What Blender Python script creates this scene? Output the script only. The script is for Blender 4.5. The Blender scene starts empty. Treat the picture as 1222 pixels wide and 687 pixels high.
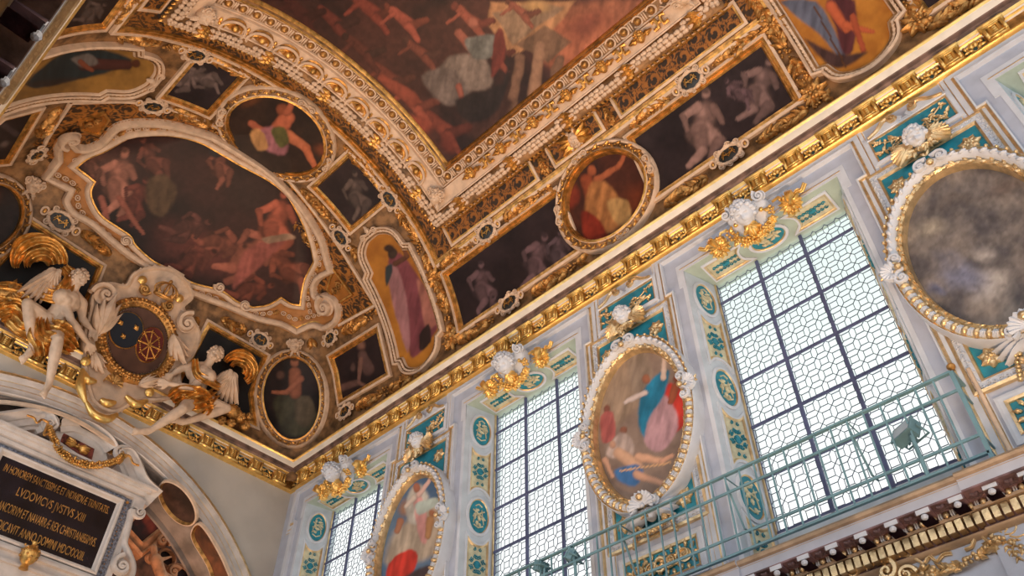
import bpy, math, random
import numpy as np
from mathutils import Matrix, Vector
C = bpy.context.scene.collection
PI = math.pi
# ------------------------------------------------------------ camera
W, H, FPX = 1222, 687, 1001.09
PITCH, YAW, ROLL = map(math.radians, (46.0572, 133.8651, 0.251))
fw = np.array([math.cos(YAW)*math.cos(PITCH), math.sin(YAW)*math.cos(PITCH), math.sin(PITCH)])
r0 = np.array([math.sin(YAW), -math.cos(YAW), 0.]); u0 = np.cross(r0, fw)
rt = r0*math.cos(ROLL)+u0*math.sin(ROLL); up = np.cross(rt, fw)
cam = bpy.data.cameras.new('camera'); camo = bpy.data.objects.new('camera', cam); C.objects.link(camo)
cam.sensor_width = 36; cam.lens = 36*FPX/W; cam.clip_start = .05; cam.clip_end = 500
M = Matrix.Identity(4)
for i, a in enumerate((rt, up, -fw)):
    for j in range(3): M[j][i] = a[j]
camo.matrix_world = M
sc = bpy.context.scene; sc.camera = camo
sc.view_settings.view_transform = 'Standard'; sc.view_settings.look = 'None'
sc.view_settings.gamma = 1; sc.view_settings.use_curve_mapping = False
sc.view_settings.exposure = 0.0
# ------------------------------------------------------------ world + lights
wd = bpy.data.worlds.new('sky'); sc.world = wd; wd.use_nodes = True
nt = wd.node_tree; nt.nodes.clear()
out = nt.nodes.new('ShaderNodeOutputWorld'); bg = nt.nodes.new('ShaderNodeBackground')
tc = nt.nodes.new('ShaderNodeTexCoord'); sx = nt.nodes.new('ShaderNodeSeparateXYZ'); rp = nt.nodes.new('ShaderNodeValToRGB')
nt.links.new(tc.outputs['Generated'], sx.inputs[0]); nt.links.new(sx.outputs['Z'], rp.inputs[0]); nt.links.new(rp.outputs[0], bg.inputs[0]); nt.links.new(bg.outputs[0], out.inputs[0])
e = rp.color_ramp.elements
e[0].position = 0.0; e[0].color = (1.0, 1.0, 1.0, 1)
e[1].position = 0.9; e[1].color = (0.42, 0.58, 0.56, 1)
x = e.new(0.50); x.color = (1.0, 1.0, 1.0, 1)
x = e.new(0.58); x.color = (0.92, 0.97, 0.95, 1)
x = e.new(0.72); x.color = (0.74, 0.84, 0.80, 1)
bg.inputs[1].default_value = 1.3
def area(name, loc, target, sx_, sy_, power, col):
    l = bpy.data.lights.new(name, 'AREA'); l.shape = 'RECTANGLE'; l.size = sx_; l.size_y = sy_; l.energy = power; l.color = col
    o = bpy.data.objects.new(name, l); C.objects.link(o); o.location = loc
    o.rotation_euler = (Vector(target)-Vector(loc)).to_track_quat('-Z', 'Y').to_euler(); return o
# daylight entering by the windows of the near (left) wall, one per bay
for k in range(5):
    area('window_daylight', (-11.9+4.575*k, -0.75, 6.6), (-11.9+4.575*k+0.6, 8, 6.2), 2.3, 4.2, 72, (0.78, 0.88, 1.0))
# unseen warm fill lamps added below the vault in place of floor bounce
for k, (ux, uy, p) in enumerate([(-10.5, 4.2, 120), (-5.5, 3.4, 190), (-0.5, 4.0, 240)]):
    area('added_vault_fill', (ux, uy, 0.4), (ux-0.3, 3.9, 14), 2.0, 1.2, p, (1.0, 0.66, 0.42)).data.spread = math.radians(100)
area('added_side_fill', (-1.5, 0.2, 4.4), (-6.5, 4.6, 13.5), 1.2, .5, 90, (1.0, 0.72, 0.5))  # one more added warm fill for the vault, not a real fitting
# ------------------------------------------------------------ surfaces of the room (metres, camera at the origin)
ZC = 14.0; RR = 4.27; CY = 3.598; Z0 = ZC-RR; XE = -13.88; YW = 7.78; XW = -13.82; RHO = .8
def sd(Q):
    x, y, z = Q[..., 0], Q[..., 1], Q[..., 2]
    zz = np.maximum(0, z-Z0); w = np.where(z < ZC, np.sqrt(np.maximum(0, RR*RR-zz*zz)), -(z-ZC))
    a = x-(XE+RR-w); b = w-np.abs(y-CY)
    # distance (approx.) measured radially on the barrel
    ra = np.where(z > Z0, RR-np.hypot(np.minimum(0, x-(XE+RR)), zz), a)
    rb = np.where(z > Z0, RR-np.hypot(y-CY, zz), b)
    rho = RHO*w/RR+1e-4; rnd = rho-np.hypot(rho-a, rho-b)
    m = np.minimum(ra, rb)
    f = np.clip(np.hypot(w, 0)/RR, .25, 1)
    return np.where((a < rho) & (b < rho), np.minimum(rnd*f, m), m)
def grad(Q):
    g = np.zeros_like(Q); h = 1e-3
    for i in range(3):
        d = np.zeros(3); d[i] = h; g[..., i] = sd(Q+d)-sd(Q-d)
    return g/np.linalg.norm(g, axis=-1, keepdims=True)
def rays(P):
    P = np.asarray(P, float)
    d = (P[..., 0:1]-W/2)*rt-(P[..., 1:2]-H/2)*up+FPX*fw
    return d/np.linalg.norm(d, axis=-1, keepdims=True)
def proj(Q):
    Q = np.asarray(Q, float); z = Q@fw
    return np.stack([W/2+FPX*(Q@rt)/z, H/2-FPX*(Q@up)/z], -1)
def hitv(P, off=0.):
    D = rays(P); lo = np.full(D.shape[:-1], 6.); hi = np.full(D.shape[:-1], 30.)
    for t in np.linspace(6, 26, 120):
        ins = sd(D*t) > off
        lo = np.where(ins & (lo >= t-.2), t, lo)
    hi = lo+.25
    for _ in range(26):
        m = (lo+hi)/2; s = sd(D*m[..., None]) > off
        lo = np.where(s, m, lo); hi = np.where(s, hi, m)
    return D*lo[..., None]
def SV(P, off=0.):
    """picture point(s) -> point on the vault and its room-side normal"""
    Q = hitv(P, off); return Q, grad(Q)
def plane(axis, val):
    def f(P, off=0.):
        D = rays(P); v = val-off if axis == 1 else val+off
        Q = D/D[..., axis:axis+1]*v
        N = np.zeros_like(Q); N[..., axis] = -1 if axis == 1 else 1
        return Q, N
    return f
SW = plane(1, YW); SE = plane(0, XW)
def XA(x, a, off=0.):
    """barrel coordinates: x along the nave, a degrees from the crown"""
    x = np.asarray(x, float); a = np.radians(np.asarray(a, float)); x, a = np.broadcast_arrays(x, a)
    r = RR-off
    Q = np.stack([x, CY+r*np.sin(a), Z0+r*np.cos(a)], -1)
    N = np.stack([0*x, -np.sin(a), -np.cos(a)], -1)
    return Q, N
# ------------------------------------------------------------ paths
def spl(P, n=10):
    P = np.asarray(P, float)
    if len(P) == 2: return P[0]+(P[1]-P[0])*np.linspace(0, 1, n+1)[:, None]
    E = np.vstack([2*P[0]-P[1], P, 2*P[-1]-P[-2]]); o = []
    for i in range(1, len(E)-2):
        for t in np.arange(n)/n:
            a, b, c, d = E[i-1:i+3]
            o.append(.5*((2*b)+(c-a)*t+(2*a-5*b+4*c-d)*t*t+(3*b-a-3*c+d)*t**3))
    o.append(P[-1]); return np.array(o)
def segs(L, n=8, closed=True):
    """list of smooth pieces meeting at sharp corners"""
    o = []
    for s in L:
        q = spl(s, n); o += list(q[:-1])
    if not closed: o.append(np.asarray(L[-1][-1], float))
    return np.array(o)
def poly(P, n=8, closed=True):
    P = [tuple(p) for p in P]; L = [[P[i], P[i+1]] for i in range(len(P)-1)]
    if closed: L.append([P[-1], P[0]])
    return segs(L, n, closed)
def ring(P, n=8):
    """closed smooth curve"""
    P = np.asarray(P, float); E = np.vstack([P[-1:], P, P[:2]]); o = []
    for i in range(1, len(E)-2):
        for t in np.arange(n)/n:
            a, b, c, d = E[i-1:i+3]
            o.append(.5*((2*b)+(c-a)*t+(2*a-5*b+4*c-d)*t*t+(3*b-a-3*c+d)*t**3))
    return np.array(o)
def ell(cx, cy, rx, ry, rot=0, n=64, a0=0, a1=360):
    t = np.radians(np.linspace(a0, a1, n, endpoint=(a1-a0 < 359))); c, s = math.cos(math.radians(rot)), math.sin(math.radians(rot))
    X, Y = rx*np.cos(t), ry*np.sin(t)
    return np.stack([cx+X*c-Y*s, cy+X*s+Y*c], -1)
def resample(Q, N, step, closed=True):
    A = np.vstack([Q, Q[:1]]) if closed else Q; B = np.vstack([N, N[:1]]) if closed else N
    L = np.r_[0, np.cumsum(np.linalg.norm(np.diff(A, axis=0), axis=1))]
    k = max(2, int(round(L[-1]/step))); s = np.linspace(0, L[-1], k, endpoint=False)+(L[-1]/k*.5)
    P = np.stack([np.interp(s, L, A[:, i]) for i in range(3)], -1); n = np.stack([np.interp(s, L, B[:, i]) for i in range(3)], -1)
    T = np.stack([np.interp(s+.01, L, A[:, i]) for i in range(3)], -1)-np.stack([np.interp(s-.01, L, A[:, i]) for i in range(3)], -1)
    T /= np.linalg.norm(T, axis=1, keepdims=True)+1e-12; n /= np.linalg.norm(n, axis=1, keepdims=True)
    return P, T, n, L[-1]/k
# ------------------------------------------------------------ mesh builder
class MB:
    def __init__(s): s.V = []; s.F = []; s.n = 0; s.mt = []
    def add(s, V, F, m=0, X=None):
        V = np.asarray(V, float)
        if X is not None: V = V@X[:3, :3].T+X[:3, 3]
        s.V.append(V)
        for f in (F if isinstance(F, (list, tuple)) else [F]):
            f = np.asarray(f)
            if f.size == 0: continue
            s.F.append(f+s.n); s.mt.append(np.full(len(f), m) if np.isscalar(m) else np.asarray(m))
        s.n += len(V); return s
    def tpl(s, t, X=None, mo=None):
        for V, F, m in t: s.add(V, F, m if mo is None else mo, X)
        return s
    def box(s, a, b, m=0, X=None):
        a = np.minimum(a, b)*1.; b = np.maximum(a, b)
        V = np.array([(x, y, z) for x in (0, 1) for y in (0, 1) for z in (0, 1)])
        return s.add(V, np.array([[0, 1, 3, 2], [4, 6, 7, 5], [0, 4, 5, 1], [2, 3, 7, 6], [0, 2, 6, 4], [1, 5, 7, 3]]), m, X) if False else s._bx(a, b, m, X)
    def _bx(s, a, b, m, X):
        V = np.array([[(a, b)[i][0], (a, b)[j][1], (a, b)[k][2]] for i in (0, 1) for j in (0, 1) for k in (0, 1)])
        return s.add(V, np.array([[0, 1, 3, 2], [4, 6, 7, 5], [0, 4, 5, 1], [2, 3, 7, 6], [0, 2, 6, 4], [1, 5, 7, 3]]), m, X)
    def mesh(s, name, mats, smooth=True):
        me = bpy.data.meshes.new(name); V = np.vstack(s.V)
        me.vertices.add(len(V)); me.vertices.foreach_set('co', V.astype(np.float32).ravel())
        tot = np.concatenate([np.full(len(f), f.shape[1]) for f in s.F]); idx = np.concatenate([f.ravel() for f in s.F])
        me.loops.add(len(idx)); me.loops.foreach_set('vertex_index', idx.astype(np.int32))
        me.polygons.add(len(tot)); st = np.r_[0, np.cumsum(tot)[:-1]]
        me.polygons.foreach_set('loop_start', st.astype(np.int32)); me.polygons.foreach_set('loop_total', tot.astype(np.int32))
        me.polygons.foreach_set('material_index', np.concatenate(s.mt).astype(np.int32))
        me.polygons.foreach_set('use_smooth', np.full(len(tot), smooth))
        for m in (mats if isinstance(mats, (list, tuple)) else [mats]): me.materials.append(m)
        me.update(calc_edges=True); me.validate(); return me
    def build(s, name, mats, parent=None, smooth=True):
        me = s.mesh(name, mats, smooth)
        if smooth: me.set_sharp_from_angle(angle=math.radians(50))
        return link(name, me, parent)
def link(name, me, parent=None):
    o = bpy.data.objects.new(name, me); C.objects.link(o)
    if parent is not None:
        o.parent = parent; o.matrix_parent_inverse = PINV(parent)
    return o
PM = {}
def PINV(p):
    return PM[p.name].inverted() if p.name in PM else Matrix.Identity(4)
def thing(name, label, cat, loc=(0, 0, 0), group=None, X=None):
    o = bpy.data.objects.new(name, None); C.objects.link(o); o.empty_display_size = .1
    m = Matrix.Translation(Vector([float(v) for v in loc])) if X is None else Matrix([list(map(float, r)) for r in X])
    o.matrix_world = m; PM[o.name] = m.copy()
    return tag(o, label, cat, group)
def tag(o, label=None, cat=None, group=None, kind=None):
    if label: o['label'] = label
    if cat: o['category'] = cat
    if group: o['group'] = group
    if kind: o['kind'] = kind
    return o
def struct(o): o['kind'] = 'structure'; return o
def relink(o, parent):   # part whose mesh is in the local space of its thing
    o.parent = parent; o.matrix_parent_inverse = Matrix.Identity(4); return o
def local(name, mb, mats, parent, smooth=True):
    o = mb.build(name, mats, None, smooth); return relink(o, parent)
def copy_tree(o, X, label=None):
    c = o.copy(); C.objects.link(c); c.matrix_world = Matrix([list(map(float, r)) for r in X])
    if label: c['label'] = label
    for ch in list(o.children):
        k = ch.copy(); C.objects.link(k); k.parent = c
        for g in list(ch.children):
            q = g.copy(); C.objects.link(q); q.parent = k
    return c
def frame(P, T, N, s=1.):
    """local x along T, z along N"""
    N = np.asarray(N, float)/np.linalg.norm(N); T = np.asarray(T, float); T = T-N*(T@N); T /= np.linalg.norm(T)
    B = np.cross(N, T); X = np.eye(4); sc3 = (s, s, s) if np.isscalar(s) else s
    X[:3, 0] = T*sc3[0]; X[:3, 1] = B*sc3[1]; X[:3, 2] = N*sc3[2]; X[:3, 3] = P; return X
def RZ(a, X=None, loc=(0, 0, 0), s=1.):
    a = math.radians(a); m = np.eye(4); m[0, 0] = m[1, 1] = math.cos(a); m[1, 0] = math.sin(a); m[0, 1] = -math.sin(a)
    sc3 = (s, s, s) if np.isscalar(s) else s
    m = m@np.diag([*sc3, 1.]); m[:3, 3] = loc
    return m if X is None else X@m
def gridf(nu, nv, cu=False, cv=False):
    U = nu if cu else nu-1; Vv = nv if cv else nv-1
    i, j = np.meshgrid(np.arange(U), np.arange(Vv), indexing='ij'); i = i.ravel(); j = j.ravel()
    a = i*nv+j; b = ((i+1) % nu)*nv+j; c = ((i+1) % nu)*nv+(j+1) % nv; d = i*nv+(j+1) % nv
    return np.stack([a, b, c, d], -1)
def sweep(mb, Q, N, prof, closed=True, out=None, flip=False, m0=0):
    """moulding: prof = [(u sideways, h out of the wall, material)]; u>0 points away from 'out' (centroid by default)"""
    Q = np.asarray(Q, float); n = len(Q)
    if closed: nx = np.roll(Q, -1, 0)-Q; pv = Q-np.roll(Q, 1, 0)
    else:
        d = np.diff(Q, axis=0); nx = np.vstack([d, d[-1:]]); pv = np.vstack([d[:1], d])
    nx = nx/(np.linalg.norm(nx, axis=1, keepdims=True)+1e-9); pv = pv/(np.linalg.norm(pv, axis=1, keepdims=True)+1e-9)
    b1 = np.cross(N, nx); b0 = np.cross(N, pv); B = b1+b0; B /= np.linalg.norm(B, axis=1, keepdims=True)+1e-9
    B = B/np.clip((B*b1).sum(1, keepdims=True), .35, 1)
    if closed or out is not None:
        c = Q.mean(0) if out is None else np.asarray(out)
        if ((Q-c)*B).sum() < 0: B = -B
    if flip: B = -B
    pr = np.array([(p[0], p[1]) for p in prof]); k = len(pr)
    V = Q[:, None, :]+B[:, None, :]*pr[None, :, 0, None]+N[:, None, :]*pr[None, :, 1, None]
    F = gridf(n, k, cu=closed); m = np.tile([p[2]+m0 for p in prof[:-1]], n if closed else n-1)
    mb.add(V.reshape(-1, 3), F, m)
    return B
def tube(mb, P, R, n=6, m=0, N=None, flat=1., cap=True):
    P = np.asarray(P, float); k = len(P); R = np.broadcast_to(np.asarray(R, float), (k,))
    T = np.gradient(P, axis=0); T /= np.linalg.norm(T, axis=1, keepdims=True)+1e-9
    if N is None:
        a = np.array([0.31, 0.2, .93]); N = np.tile(a, (k, 1))
    else: N = np.broadcast_to(np.asarray(N, float), P.shape)
    B = np.cross(N, T); B /= np.linalg.norm(B, axis=1, keepdims=True)+1e-9; U = np.cross(T, B)
    t = np.linspace(0, 2*PI, n, endpoint=False)
    V = P[:, None]+B[:, None]*(np.cos(t)[None, :, None]*R[:, None, None])+U[:, None]*(np.sin(t)[None, :, None]*R[:, None, None]*flat)
    F = gridf(k, n, cv=True)
    mb.add(V.reshape(-1, 3), F, m)
    if cap and n > 3:
        mb.add(V[0], np.arange(n)[None, ::-1], m); mb.add(V[-1], np.arange(n)[None, :], m)
    return mb
# ------------------------------------------------------------ ornament templates: lists of (V, F, material)
def sph(nu=8, nv=5, s=(1, 1, 1), c=(0, 0, 0), m=0):
    V = []; th = np.linspace(0, PI, nv)
    for a in np.linspace(0, 2*PI, nu, endpoint=False):
        for t in th: V.append((math.sin(t)*math.cos(a), math.sin(t)*math.sin(a), math.cos(t)))
    return [(np.array(V)*s+np.array(c), gridf(nu, nv, cu=True), m)]
def leaf(L=1., w=.5, lobes=4, h=.22, curl=.15, m=0, nu=11):
    u = np.linspace(0, 1, nu); v = np.array([-1.15, -1, -.45, 0, .45, 1, 1.15])
    U, Vv = np.meshgrid(u, v, indexing='ij')
    wd_ = w/2*np.sin(PI*np.clip(U, .02, .985)**.75)**.8*(1-.30*(np.abs(np.sin(lobes*PI*U)) < .6)) if lobes else w/2*np.sin(PI*np.clip(U, .03, .97)**.8)
    Z = h*np.sin(PI*np.clip(U, 0, 1)**.8)*(1-.35*np.abs(Vv)**2)+.05*np.where(np.abs(Vv) < .1, 1, 0)+curl*U**3
    Z = np.where(np.abs(Vv) > 1.05, -.05, Z); Z = Z*(1 if True else 0)
    X = U*L-(np.abs(Vv) > .9)*.04*L
    return [(np.stack([X, Vv*wd_, Z*L], -1).reshape(-1, 3), gridf(nu, 7), m)]
def merge(*ts):
    o = []
    for t, X in ts:
        for V, F, m in t: o.append((V@X[:3, :3].T+X[:3, 3], F, m))
    return o
def compact(t):
    """join pieces of one template to a few arrays"""
    d = {}
    for V, F, m in t:
        d.setdefault((m, F.shape[1]), []).append((V, F))
    o = []
    for (m, k), L in d.items():
        n = 0; VV = []; FF = []
        for V, F in L: VV.append(V); FF.append(F+n); n += len(V)
        o.append((np.vstack(VV), np.vstack(FF), m))
    return o
def spiral(turns=2., r=1., r1=.12, n=28, tw=.16, h=.5, sgn=1, m=0, a0=0., eye=True, lead=None):
    """volute scroll; starts outside at angle a0; lead = extra points before the spiral (in-plane)"""
    t = np.linspace(0, 1, n); a = a0+sgn*2*PI*turns*t; rad = r*(r1/r)**(t**.85)
    P = np.stack([rad*np.cos(a), rad*np.sin(a), 0*t+h*.4+h*.35*t], -1)
    R = tw*(1-.55*t)
    if lead is not None:
        Lp = np.array([(q[0], q[1], h*.3) for q in lead], float); P = np.vstack([Lp, P]); R = np.r_[np.full(len(Lp), tw), R]
    mb = MB(); tube(mb, P, R, 6, 0, N=(0, 0, 1), flat=1.6)
    V = np.vstack(mb.V); o = [(V, f, m) for f in mb.F[:1]]
    base = MB(); tt = np.linspace(0, 2*PI, 16, endpoint=False)
    VV = [(0, 0, h*.45)]+[(r*.78*math.cos(q), r*.78*math.sin(q), h*.15) for q in tt]
    if eye: o.append((np.array(VV), np.array([[0, 1+i, 1+(i+1) % 16] for i in range(16)]), m))
    if eye: o += sph(8, 5, (r*.17, r*.17, r*.2), (0, 0, h*.75), m)
    return o
def rosette(n=6, m=0, m2=0):
    o = []
    for i in range(n):
        o += merge((leaf(1, .75, 0, .3, .1, m, 6), RZ(i*360/n)))
    for i in range(n):
        o += merge((leaf(.6, .45, 0, .45, .2, m, 5), RZ(i*360/n+180/n, None, (0, 0, .12))))
    return compact(o+sph(8, 5, (.2, .2, .2), (0, 0, .3), m2))
def shell(n=9, m=0, m2=0, k=7):
    """fan shell, opens toward +y, unit radius"""
    A = np.linspace(math.radians(-15), math.radians(195), n*4+1); R = np.linspace(.12, 1, k)
    a, r = np.meshgrid(A, R, indexing='ij'); rib = .5+.5*np.cos((a-A[0])/(A[-1]-A[0])*2*PI*n)
    rr = r*(1+.07*(1-rib)*(r > .9)); Z = .12+.35*np.sin(r*PI*.55)+.12*r*(1-rib)
    V = np.stack([rr*np.cos(a), rr*np.sin(a), Z], -1)
    E = V[:, -1].copy(); E[:, 2] = -.05; E2 = np.stack([V[:, -1], E], 1)
    return [(V.reshape(-1, 3), gridf(len(A), k), m), (E2.reshape(-1, 3), gridf(len(A), 2), m)]+sph(8, 5, (.16, .16, .2), (0, 0, .25), m2)
def face(m=0, hair=1, nh=60, seed=3, haircol=None, skin=1):
    """cherub head, looking along +z, crown toward +y, unit head height about 2"""
    nu, nv = 44, 36; th = np.linspace(0, PI, nv); ph = np.linspace(0, 2*PI, nu, endpoint=False)
    Ph, Th = np.meshgrid(ph, th, indexing='ij')
    X = np.sin(Th)*np.sin(Ph)*.78; Y = np.cos(Th); Z = np.sin(Th)*np.cos(Ph)*.9
    X = X*(1-.16*np.clip(-Y, 0, 1)**1.5); fr = np.clip(Z, 0, 1)
    g = lambda cx, cy, sx_, sy_: np.exp(-((X-cx)/sx_)**2-((Y-cy)/sy_)**2)*(Z > 0)
    d = .27*g(0, -.12, .10, .20)+.13*g(0, -.24, .13, .08)-.36*g(.27, .07, .15, .11)-.36*g(-.27, .07, .15, .11)
    d += .10*g(.28, .04, .08, .05)+.10*g(-.28, .04, .08, .05)+.05*g(.3, .22, .2, .06)+.05*g(-.3, .22, .2, .06)
    d += .10*g(.34, -.28, .2, .2)+.10*g(-.34, -.28, .2, .2)+.08*g(0, -.44, .16, .045)+.08*g(0, -.56, .13, .045)-.18*g(0, -.5, .20, .04)+.06*g(0, -.80, .2, .13)-.05*g(0, -.67, .2, .05)
    Z = Z+d
    o = [(np.stack([X, Y, Z], -1).reshape(-1, 3), gridf(nu, nv, cu=True), m)] if skin else []
    for sx_ in ((-1, 1) if skin else ()): o += sph(6, 5, (.1, .2, .14), (sx_*.78, -.05, 0), m)
    rnd = random.Random(seed)
    if hair:
        hm = m if haircol is None else haircol
        for i in range(nh):
            t = rnd.uniform(0, 1); a = rnd.uniform(0, 2*PI)
            y = rnd.uniform(-.45, 1.0); r_ = math.sqrt(max(0.02, 1-min(1, y*y)))
            if math.cos(a) > .35 and y < .42: continue
            s = rnd.uniform(.13, .22)
            o += sph(7, 5, (s*1.1, s, s*.9), (r_*.84*math.sin(a), y*1.0+.05, r_*.92*math.cos(a)), hm)
    return compact(o)
def wing(n=7, m=0, L=1.):
    o = []
    for row, (rl, k) in enumerate([(1., n), (.66, n-1), (.4, n-2)]):
        for i in range(k):
            a = 62-118*i/(k-1)*.75; l = rl*L*(1-.35*i/(k-1))
            o += merge((leaf(l, .26*L, 0, .16, .12, m, 6), RZ(a, None, (0.05, 0, .05+row*.07))))
    return compact(o)
def inst(name, me, parent, X):
    """a repeated part: own object, shared mesh, placed by a world matrix"""
    o = bpy.data.objects.new(name, me); C.objects.link(o); o.parent = parent; o.matrix_parent_inverse = PINV(parent)
    o.matrix_basis = Matrix([list(map(float, r)) for r in X]); return o
# ------------------------------------------------------------ materials
def s2l(c):
    c = np.asarray(c, float)/255.; return np.where(c <= .04045, c/12.92, ((c+.055)/1.055)**2.4)
def mat(name, col, rough=.5, metal=0., var=.12, vs=6., bump=.15, bs=40., spec=.5, patina=None, col2=None):
    m = bpy.data.materials.new(name); m.use_nodes = True; t = m.node_tree; b = t.nodes['Principled BSDF']
    b.inputs['Roughness'].default_value = rough; b.inputs['Metallic'].default_value = metal; b.inputs['Specular IOR Level'].default_value = spec
    co = t.nodes.new('ShaderNodeTexCoord'); no = t.nodes.new('ShaderNodeTexNoise'); no.inputs['Scale'].default_value = vs; no.inputs['Detail'].default_value = 5
    t.links.new(co.outputs['Object'], no.inputs['Vector'])
    r = t.nodes.new('ShaderNodeValToRGB'); l = np.array(col[:3])
    if max(col) > 1.01: l = s2l(col)
    d = l*(1-var*2.2) if col2 is None else s2l(col2)
    r.color_ramp.elements[0].position = .36; r.color_ramp.elements[0].color = (*d, 1)
    r.color_ramp.elements[1].position = .62; r.color_ramp.elements[1].color = (*np.minimum(1, l*(1+var*.5)), 1)
    t.links.new(no.outputs['Fac'], r.inputs[0]); t.links.new(r.outputs[0], b.inputs['Base Color'])
    if bump:
        n2 = t.nodes.new('ShaderNodeTexNoise'); n2.inputs['Scale'].default_value = bs; n2.inputs['Detail'].default_value = 4
        t.links.new(co.outputs['Object'], n2.inputs['Vector']); bp = t.nodes.new('ShaderNodeBump'); bp.inputs['Strength'].default_value = bump; bp.inputs['Distance'].default_value = .02
        t.links.new(n2.outputs['Fac'], bp.inputs['Height']); t.links.new(bp.outputs[0], b.inputs['Normal'])
    return m
gold = mat('old_gold', (.78, .43, .12), .36, .85, .22, 9, .3, 60)
goldb = mat('bright_gold', (.88, .58, .19), .34, .8, .08, 9, .05, 60)
cwhite = mat('cornice_white', (.76, .70, .60), .5, 0, .06, 4, .05, 40)
warmw = mat('warm_white_stone', (.66, .59, .53), .55, 0, .08, 4, .08, 40)
goldp = mat('pale_gold', (.78, .58, .32), .33, .75, .12, 9, .2, 60)
bronze = mat('dull_gold', (.50, .37, .25), .45, .3, .15, 5, .1, 40)
golda = mat('brown_gold', (.62, .33, .10), .42, .7, .25, 9, .35, 50)
cream = mat('stucco_warm_lit', (.66, .49, .35), .6, 0, .08, 7, .12, 50)  # same off-white paint as the walls, with warm vault light tinted in
creamb = mat('stucco_field', (.30, .165, .07), .5, .3, .3, 5, .3, 40)
stone = mat('painted_white', (.62, .66, .72), .55, 0, .05, 4, .06, 50)
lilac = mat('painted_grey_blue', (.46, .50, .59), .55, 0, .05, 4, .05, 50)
endwall = mat('grey_plaster', (.50, .47, .42), .7, 0, .06, 1.2, .05, 30)
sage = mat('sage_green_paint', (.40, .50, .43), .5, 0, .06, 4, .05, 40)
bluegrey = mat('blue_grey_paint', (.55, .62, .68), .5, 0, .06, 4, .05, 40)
teal = mat('teal_panel', (.018, .25, .34), .5, 0, .12, 8, .08, 40)
darkt = mat('dark_teal', (.03, .09, .09), .5, 0, .2, 8, .1, 40)
navy = mat('dark_slate', (.030, .034, .034), .45, 0, .3, 6, .1, 40)
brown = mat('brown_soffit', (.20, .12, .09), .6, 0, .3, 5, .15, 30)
purp = mat('purple_brown', (.22, .13, .14), .6, 0, .3, 5, .15, 30)
dark = mat('dark_shadow_paint', (.05, .035, .03), .6, 0, .3, 5, .15, 30)
iron = mat('window_iron', (.11, .13, .25), .5, .2, .1, 5, .05, 40)
lead = mat('lead_came', (.09, .11, .17), .5, .3, .1, 5, 0)
railm = mat('rail_paint', (.16, .31, .36), .45, .1, .08, 5, .03, 40)
panelgold = mat('gilt_panel_ground', (.66, .62, .42), .5, .1, .12, 9, .1, 40)
marble = mat('black_marble', (.012, .010, .016), .25, 0, .3, 3, 0)
greym = mat('grey_marble', (.22, .24, .30), .4, 0, .35, 30, 0)
redp = mat('red_marble', (.22, .05, .035), .4, 0, .4, 9, 0)
floorm = mat('wooden_floor', (.42, .25, .14), .45, 0, .2, 2, .1, 10)
leftm = mat('panelled_wall', (.16, .10, .065), .6, 0, .3, 1.5, .1, 10)
bluep = mat('blue_shadow_paint', (.08, .17, .20), .55, 0, .15, 5, .1, 40)
def cmat(name, rough=.55):
    m = bpy.data.materials.new(name); m.use_nodes = True; t = m.node_tree; b = t.nodes['Principled BSDF']
    a = t.nodes.new('ShaderNodeAttribute'); a.attribute_name = 'paint'; t.links.new(a.outputs['Color'], b.inputs['Base Color'])
    b.inputs['Roughness'].default_value = rough; b.inputs['Specular IOR Level'].default_value = .3
    co = t.nodes.new('ShaderNodeTexCoord'); n2 = t.nodes.new('ShaderNodeTexNoise'); n2.inputs['Scale'].default_value = 30
    t.links.new(co.outputs['Object'], n2.inputs['Vector']); bp = t.nodes.new('ShaderNodeBump'); bp.inputs['Strength'].default_value = .08
    t.links.new(n2.outputs['Fac'], bp.inputs['Height']); t.links.new(bp.outputs[0], b.inputs['Normal']); return m
oil = cmat('oil_paint')
gm = bpy.data.materials.new('leaded_glass'); gm.use_nodes = True; t = gm.node_tree; t.nodes.clear()
o_ = t.nodes.new('ShaderNodeOutputMaterial'); tr = t.nodes.new('ShaderNodeBsdfTransparent'); tr.inputs[0].default_value = (.95, .98, .97, 1)
gl = t.nodes.new('ShaderNodeBsdfGlossy'); gl.inputs['Roughness'].default_value = .15; mx = t.nodes.new('ShaderNodeMixShader'); mx.inputs[0].default_value = .07
t.links.new(tr.outputs[0], mx.inputs[1]); t.links.new(gl.outputs[0], mx.inputs[2]); t.links.new(mx.outputs[0], o_.inputs[0]); glass = gm
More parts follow.
